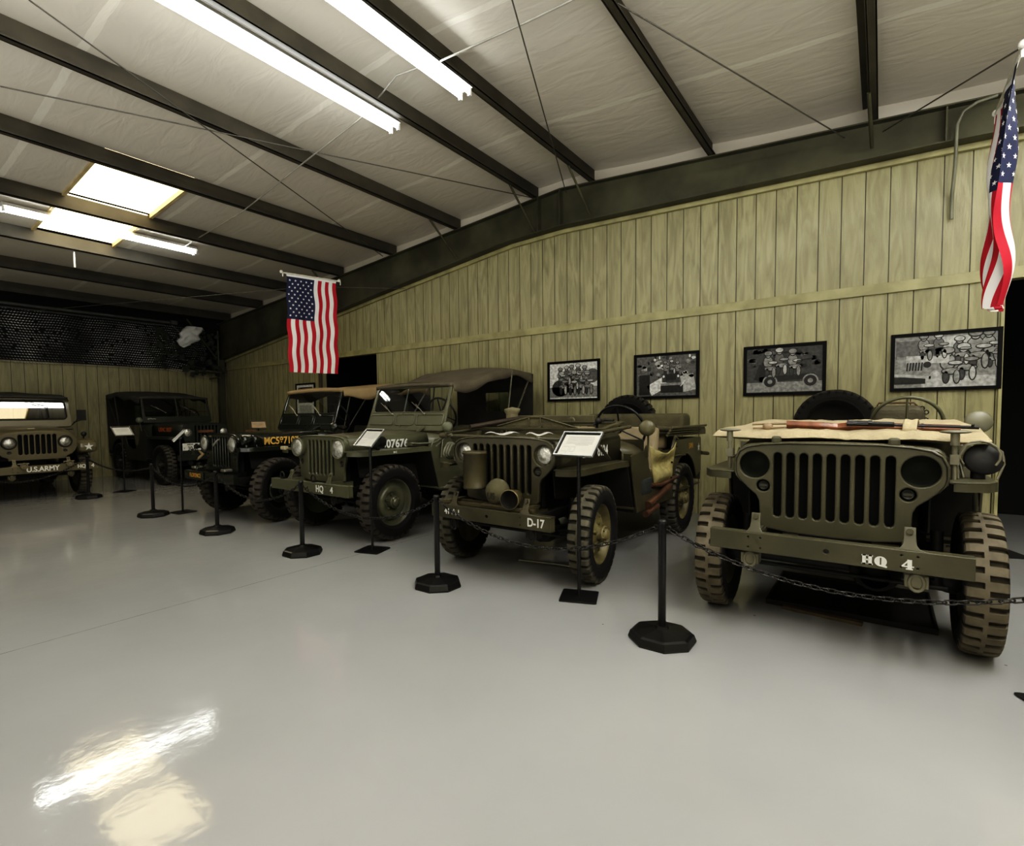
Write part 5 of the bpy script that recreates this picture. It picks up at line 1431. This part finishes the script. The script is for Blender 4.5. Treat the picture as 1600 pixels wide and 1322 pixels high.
# ---- jeep F : khaki jeep with rounded fenders at the left edge
def jeep_F():
    root = empty('military_jeep', (-10.88, 2.26, 0), PI / 2)
    tag(root, 'khaki jeep with rounded fenders at left edge, bumper marked U.S.ARMY', 'jeep')
    P = OD['F']
    c = dict(paint=P, r=0.37, tw=0.175, wb=2.05, tyre=tyre_mat('khaki tyre rubber', 0.37, (0.14, 0.125, 0.095)), rimstyle='disc', bw=0.725, bz0=0.44, bz1=0.555, by=-0.60, shackle=P)
    running_gear(root, c); bumper(root, c)
    gy = -0.36
    out = mir([(0, 1.075), (.20, 1.070), (.34, 1.055), (.43, 1.025), (.49, .975), (.515, .91), (.515, .84), (.48, .76), (.43, .70), (.36, .665), (.36, .63), (0, .63)])
    holes = [slot((k - 3) * 0.0705, 0.715, 1.03, 0.050) for k in range(7)] + [circ(s * 0.344, 0.905, 0.088, 28) for s in (-1, 1)] + [circ(s * .344, .755, .026, 18, .022) for s in (-1, 1)]
    g = M().mesh(plate(out, holes, 0.03, 0.007), mx=XZ(gy)).build('grille', P, root)
    M().box((0, gy + 0.07, 0.85), (0.85, 0.05, 0.38)).build('radiator', void, root)
    for s in (-1, 1):
        M().lathe([(0.092, gy - 0.012), (0.098, gy - 0.022), (0.080, gy - 0.03), (0.074, gy - 0.01)], o=(s * .344, 0, .905), axis='Y', n=32).build('headlight_ring', rubber, root)
        headlight(root, s * 0.344, gy, 0.905, 0.070, P, 0.03, 0.008)
        marker(root, s * 0.344, gy + 0.008, 0.755, 0.024, mat('dim lamp', (0.05, 0.05, 0.04), 0.4))
    secs = []
    for t, w_, zt in ((0, 0.50, 1.05), (0.04, 0.515, 1.078), (0.2, 0.53, 1.10), (0.5, 0.555, 1.125), (0.8, 0.59, 1.14), (1.0, 0.61, 1.145)):
        y = gy - 0.015 + t * 1.05
        half = [(w_, 0.86), (w_, zt - 0.15), (w_ - 0.02, zt - 0.09), (w_ - 0.06, zt - 0.045), (w_ - 0.13, zt - 0.018), (w_ * .5, zt + 0.0), (w_ * .25, zt + 0.006), (0, zt + 0.008)]
        secs.append([(x, y, z) for x, z in half] + [(-x, y, z) for x, z in reversed(half[:-1])])
    M().loft(secs).build('hood', P, root, solid=0.004)
    M().mesh(plate(circ(0, 0, 0.05, 5, 0.02), (), .01), mx=Matrix.Translation((-0.02, -0.1, 1.118))).build('hood_badge', mat('pale worn paint', (0.5, 0.45, 0.33)), root)
    for s in (-1, 1):
        prof = [(-0.50, 0.715), (-0.515, 0.80), (-0.50, 0.86), (-0.44, 0.905), (-0.34, 0.93), (0.0, 0.945), (0.66, 0.955), (0.66, 0.60)] + [(0.0 + .46 * math.cos(R(a)), .40 + .44 * math.sin(R(a))) for a in range(30, 140, 12)] + [(-0.44, 0.72)]
        f = M().prism([(s * 0.50, y, z) for y, z in prof], (s * 0.245, 0, 0)).build('fender', P, root, bevel=0.035, seg=3)
        M().tube([(s * 0.62, -0.28, .93), (s * 0.62, -0.28, .98)], 0.012, 6).lathe([(0.0005, -.04), (.036, -.04), (.042, -.02), (.03, .03), (.0005, .05)], o=(s * .62, -.28, 1.01), axis='Y', n=16).build('fender_lamp', dark, root)
    st = M(); vs = [(0.068 * (1 if q % 2 == 0 else .40) * math.sin(q * PI / 5), 0.068 * (1 if q % 2 == 0 else .40) * math.cos(q * PI / 5), 0) for q in range(10)]
    for s in (-1, 1):
        M().prism(vs, (0, 0, 0.003), mx=frame((s * 0.622, -0.5155, 0.805), (1, 0, 0), (0, -.12, 1))).build('star_mark', white, root)
    mx = frame((0, -0.6012, 0.498), (1, 0, 0), (0, 0, 1))
    lettering(root, 'U.S.ARMY', 0.105, mx @ Matrix.Translation((0.0, 0.0, 0)), white, 0.003, .90)
    lettering(root, 'HQ', 0.075, mx @ Matrix.Translation((0.49, 0.0, 0)), white, 0.004, 0.95); lettering(root, '4', 0.075, mx @ Matrix.Translation((0.64, 0.0, 0)), white, 0.004)
    for x in (-0.23, 0.33):
        M().tube([(x + 0.04 * math.cos(a), -0.63, 0.56 + 0.045 * math.sin(a)) for a in [k * PI / 6 for k in range(12)]], 0.010, 6, closed=True).box((x, -.6, .56), (.05, .06, .05)).tube([(x - .07, -.58, .59), (x + .07, -.58, .59)], .014, 6).build('tow_shackle', mat('worn khaki', (0.16, 0.14, 0.09)), root)
    # tub and cowl
    tub = M()
    sp = [(.62, .45), (.62, .96), (.70, 1.10), (.90, 1.12), (.96, .95), (1.05, .74), (1.45, .72), (1.62, .9), (1.72, 1.0), (2.75, 1.0), (2.75, .55)] + [(2.05 + .43 * math.cos(R(a)), .40 + .43 * math.sin(R(a))) for a in range(20, 165, 12)] + [(1.6, .45)]
    for s in (-1, 1): tub.mesh(plate(sp, (), .014, .004), mx=YZ(s * .735))
    tub.box((0, 0.78, 1.10), (1.46, 0.22, 0.03)).box((0, .9, .95), (1.46, .02, .30)).box((0, 1.7, .48), (1.44, 2.1, .02)).box((0, 2.74, .76), (1.46, .015, .5)).box((0, 0.66, .82), (1.46, .02, .5))
    tub.build('body_tub', P, root)
    for s in (-1, 1): M().box((s * .35, 1.4, .72), (.45, .45, .12)).box((s * .35, 1.64, .95), (.45, .1, .44)).build('seat', canvas_od, root, bevel=.035, seg=3)
    # windshield
    W, H = 0.74, 0.55
    mw_ = frame((0, .74, 1.12), (1, 0, 0), (0, math.sin(R(21.5)), math.cos(R(21.5))))
    o = M().mesh(plate(rrect(-W, 0, W, H, .06, 6), [rrect(-W + .06, .14, W - .06, H - .05, .07, 6)], .035, .008), mx=mw_).build('windshield_frame', P, root)
    M().tube([(x, y, .018) for x, y in rrect(-W + .06, .14, W - .06, H - .05, .07, 6)], .010, 6, closed=True, mx=mw_).build('glass_seal', rubber, o)
    M().add([(-W + .05, .13, 0), (W - .05, .13, 0), (W - .05, H - .04, 0), (-W + .05, H - .04, 0)], [(0, 1, 2, 3)], mx=mw_).build('glass', glass_mat('reflective glass', (.35, .36, .33), 3.0), o)
    b = M().tube([(0.10, H - .04, .03), (0.30, H - .13, .035), (0.42, H - .17, .03), (0.42, 0.17, .03)], .007, 6, mx=mw_)
    b.build('wiper', blackm, o)
    c2 = dict(paint=P, curt=canvas_dark, bow=dark)
    canvas_top(root, c2, [(.86, 1.655), (1.1, 1.70), (1.9, 1.73), (2.2, 1.73), (2.76, 1.70)], mat('slate canvas', (.045, .044, .036), .8, bump=.2), wtop=.76, seed=6, val=.05)
    mirror(root, [(.74, .78, 1.15), (.80, .74, 1.22), (.84, .72, 1.30)], (.86, .70, 1.33), .001, (.2, -1, .1), dark)
    M().box((.87, .69, 1.33), (.13, .03, .19)).tube([(.76, .74, 1.2), (.86, .68, 1.24), (.86, .68, 1.42)], .009, 6).build('mirror_head', dark, root, bevel=.012)
    return root
jeep_F()

# ------------------------------------------------------------------ stanchions, chains, sign stands
st_post = M().lathe([(0.021, 0.0), (0.021, 0.655), (0.024, 0.656), (0.024, 0.672), (0.018, 0.680), (0.0005, 0.681)], n=20)
st_base = M().lathe([(0.0005, 0.0), (0.178, 0.0), (0.182, 0.012), (0.170, 0.045), (0.155, 0.052), (0.040, 0.070), (0.034, 0.085), (0.0005, 0.085)], n=8, smooth=False)
st_ring = M()
for s in (1,):
    st_ring.tube([(s * (0.034 + 0.012 * math.cos(a)), 0, 0.635 + 0.012 * math.sin(a)) for a in [k * PI / 4 for k in range(8)]], 0.004, 6, closed=True)
md_p, md_b, md_r = st_post.data('pole', [black]), st_base.data('base', [mat('black moulded base', (0.010, 0.010, 0.010), 0.35)]), st_ring.data('chain_ring', [black])
posts = [(0.72, 2.83, 'stanchion out at the right edge in front of the nearest jeep'), (-0.949, 2.873, 'black stanchion post nearest the camera, between the HQ 4 and D-17 jeeps'), (-2.598, 2.832, 'black stanchion post in front of the left corner of the D-17 jeep bumper'),
         (-4.228, 2.775, 'black stanchion post in front of the brown topped jeep'), (-5.784, 2.745, 'black stanchion post in front of the tan topped jeep'),
         (-7.466, 2.734, 'black stanchion post beside the narrow edge on sign stand'), (-10.02, 2.755, 'black stanchion post in front of the star fender of the U.S.ARMY jeep')]
for k, (x, y, lab) in enumerate(posts + [(1.02, 4.95, 'stanchion behind the front wheel of the nearest jeep at the right edge')]):
    r = empty('stanchion', (x, y, 0), R(22.5))
    tag(r, lab, 'stanchion', 'black chain stanchions')
    for n_, me, ra in (('pole', md_p, 0), ('base', md_b, 0), ('chain_ring', md_r, -22.5), ('chain_ring', md_r, 157.5)):
        o = bpy.data.objects.new(n_, me); C.objects.link(o); o.parent = r
        if n_ == 'chain_ring': o.rotation_euler = (0, 0, R(ra))
chm = mat('chain plastic', (0.022, 0.021, 0.019), 0.25, 0.2)
def chain(a, b_, sag, lab):
    a, b_ = Vector(a), Vector(b_); m = M()
    L = 0; pts = []
    for i in range(201):
        t = i / 200; p = a.lerp(b_, t); p.z -= sag * (1 - (2 * t - 1) ** 2); pts.append(p)
    seg = [0]
    for i in range(200): seg.append(seg[-1] + (pts[i + 1] - pts[i]).length)
    pitch = 0.034; n = int(seg[-1] / pitch); j = 0
    for k in range(n):
        s = (k + .5) * seg[-1] / n
        while seg[j + 1] < s: j += 1
        t = (s - seg[j]) / (seg[j + 1] - seg[j]); p = pts[j].lerp(pts[j + 1], t); d = (pts[j + 1] - pts[j]).normalized()
        side = d.cross(Vector((0, 0, 1))).normalized(); up = side.cross(d)
        ang = R(40) if k % 2 else R(-50)
        w_ = side * math.cos(ang) + up * math.sin(ang)
        hl, hw = 0.0235, 0.0105
        ring = []
        for q in range(10):
            an = 2 * PI * q / 10; cx_ = math.cos(an); sy = math.sin(an)
            ring.append(p + d * ((hl - hw) * (1 if cx_ > 0 else -1) + hw * cx_) + w_ * hw * sy)
        m.tube(ring, 0.0034, 5, closed=True)
    return tag(m.build('chain', chm), lab, 'chain', 'barrier chains')
cl = ['black chain drooping in front of the HQ 4 bumper of the nearest jeep', 'black chain drooping under the D-17 bumper', 'black chain drooping under the brown topped jeep bumper', 'black chain drooping in front of the tan topped jeep', 'black chain between the tan topped jeep and the edge on sign', 'thin chain running between the two far left stanchions']
sags = [0.185, 0.215, 0.20, 0.19, 0.17, 0.10]
for k in range(6):
    p, q = posts[k], posts[k + 1]
    chain((p[0] - .045, p[1], 0.625), (q[0] + .045, q[1], 0.625), sags[k], cl[k])
chain((-9.90, 1.15, 0.625), (-10.0, 2.71, 0.625), 0.27, 'thin chain in front of the U.S.ARMY bumper at the left edge')

alum = mat('brushed frame edge', (0.40, 0.40, 0.39), 0.3, 0.8)
def sign_stand(x, y, rz, lab, z=1.062, W=0.305, Hh=0.215, tilt=46, pm=paper, frm=alum):
    r = empty('sign_stand', (x, y, 0), rz)
    tag(r, lab, 'sign')
    M().mesh(plate(rrect(-.125, -.125, .125, .125, .015), (), .008, .002), mx=Matrix.Translation((0, 0, .006)) @ Matrix.Rotation(R(25), 4, 'Z')).build('base', black, r)
    M().tube([(0, 0, 0), (0, 0, z - .04)], 0.0125, 12).box((0, 0.0, z - .035), (.05, .04, .03)).build('pole', black, r)
    mx = frame((0, -0.01, z), (1, 0, 0), (0, math.cos(R(tilt)), math.sin(R(tilt)) * 1.0))
    w_, h_ = W / 2, Hh / 2
    f = M().mesh(plate([(-w_, -h_), (w_, -h_), (w_, h_), (-w_, h_)], [[(-w_ + .010, -h_ + .010), (w_ - .010, -h_ + .010), (w_ - .010, h_ - .010), (-w_ + .010, h_ - .010)]], .018, .002), mx=mx)
    f.add([(-w_, -h_, -.009), (w_, -h_, -.009), (w_, h_, -.009), (-w_, h_, -.009)], [(0, 1, 2, 3)], 1, mx=mx)
    ff = f.build('frame', [frm, black], r)
    b = M().add([(-w_ + .022, -h_ + .012, -.004), (w_ - .014, -h_ + .012, -.004), (w_ - .014, h_ - .022, -.004), (-w_ + .022, h_ - .022, -.004)], [(0, 1, 2, 3)], 0, mx=mx)
    b.add([(-w_ + .008, -h_ + .008, -.006), (w_ - .008, -h_ + .008, -.006), (w_ - .008, h_ - .008, -.006), (-w_ + .008, h_ - .008, -.006)], [(0, 1, 2, 3)], 2, mx=mx)
    rn = random.Random(int(abs(x) * 10))
    for k in range(5):
        L = rn.uniform(.20, .26) * W / .335
        b.box((0.004, h_ - .045 - .014 * k, -.0036), (L, .0045, .0004), mi=1, mx=mx)
    b.box((.03, -.005, -.0036), (.10, .004, .0004), mi=1, mx=mx)
    for cx_, cy_2, ww, hh in ((-.085, -.045, .055, .04), (-.028, -.045, .035, .04)):
        for e in (-1, 1):
            b.box((cx_, cy_2 + e * hh / 2, -.0036), (ww, .002, .0004), mi=1, mx=mx); b.box((cx_ + e * ww / 2, cy_2, -.0036), (.002, hh, .0004), mi=1, mx=mx)
    b.box((-.07, -.078, -.0036), (.002, .02, .0004), mi=1, mx=mx)
    b.build('printed_sheet', [pm, paperink, blackm], ff)
sign_stand(-1.634, 3.221, R(-4), 'framed info sign on black stand in front of the D-17 jeep')
sign_stand(-3.78, 3.224, R(-8), 'framed info sign on black stand in front of the brown topped jeep')
sign_stand(-7.40, 3.065, R(-19), 'info sign seen nearly edge on, beside the black jeep bumper', z=1.03)
sign_stand(-10.354, 3.362, R(100), 'info sign on stand before the far corner jeep, facing the room', z=1.045)
sign_stand(-10.2, 5.75, R(70), 'small orange-pink info sign half hidden behind the black jeep hood', z=1.10, pm=mat('warm paper', (0.62, 0.45, 0.28), .7))  # the sheet itself is orange-pink paper
sign_stand(0.655, 3.17, R(0), 'sign stand with only its base corner showing at the right edge')
o = M().box((0, 0, 0), (0.20, 0.10, 0.08)).build('wooden_box', mat('brown carton', (0.16, 0.085, 0.04), .7), loc=(-10.15, 5.55, 0.96), rot=(0, 0, R(70)), bevel=.004)
tag(o, 'small brown box under the half hidden orange-pink sign', 'box')
M().tube([(0, 0, -.04), (0, 0, -.96)], .02, 8).build('leg', black, o)

# ------------------------------------------------------------------ floor items
o = M().box((0, 0, 0.008), (0.86, 0.75, 0.012)).box((0, 0.37, 0.02), (.86, 0.012, 0.03)).box((0, -0.37, 0.02), (.86, 0.012, 0.03)).box((.425, 0, .02), (.012, .75, .03)).box((-.425, 0, .02), (.012, .75, .03)).build('drip_tray', dark, loc=(-0.15, 4.20, 0))
tag(o, 'black drip tray on the floor under the nearest jeep', 'tray')
o = M().box((0, 0, 0.010), (0.42, 0.05, 0.02)).build('wood_strip', woodp, loc=(-0.27, 3.78, 0), rot=(0, 0, R(-6)), bevel=.003)
tag(o, 'thin strip of raw wood on the floor under the nearest jeep', 'board')
o = M().prism([(-0.08, -.05, 0), (0.10, -.05, 0), (0.10, -.05, .03), (-.08, -.05, .10)], (0, .12, 0)).build('wheel_chock', rubber, loc=(0.88, 6.2, 0), rot=(0, 0, R(20)), bevel=.006)
tag(o, 'black wheel chock on the floor by the dark opening', 'chock')
o = M().tube([(-.3, 0, .015), (0.0, .02, .015), (.3, 0, .015)], .012, 8).build('jack_handle', steel, loc=(-2.15, 3.75, 0), rot=(0, 0, R(10)))
tag(o, 'thin steel bar lying on the floor under the D-17 jeep', 'bar')

# ------------------------------------------------------------------ world
wd = bpy.data.worlds.new('world'); scene.world = wd; wd.use_nodes = True
wd.node_tree.nodes['Background'].inputs[0].default_value = (0.6, 0.7, 0.8, 1)
wd.node_tree.nodes['Background'].inputs[1].default_value = 0.01

# added fill lamps, unseen behind the camera, shining up to brighten the ceiling
def area(name, loc, rot, sx, sy, e, col=(1, 0.985, 0.95)):
    l = bpy.data.lights.new(name, 'AREA'); l.shape = 'RECTANGLE'; l.size = sx; l.size_y = sy; l.energy = e; l.color = col
    o = bpy.data.objects.new(name, l); C.objects.link(o); o.location = loc; o.rotation_euler = rot
    return o
area('ceiling_fill', (-3.0, -3.2, 0.7), (R(172), 0, 0), 12, 3, 130)
area('ceiling_fill', (1.8, -1.6, 0.9), (R(184), R(-6), 0), 6, 3, 330)
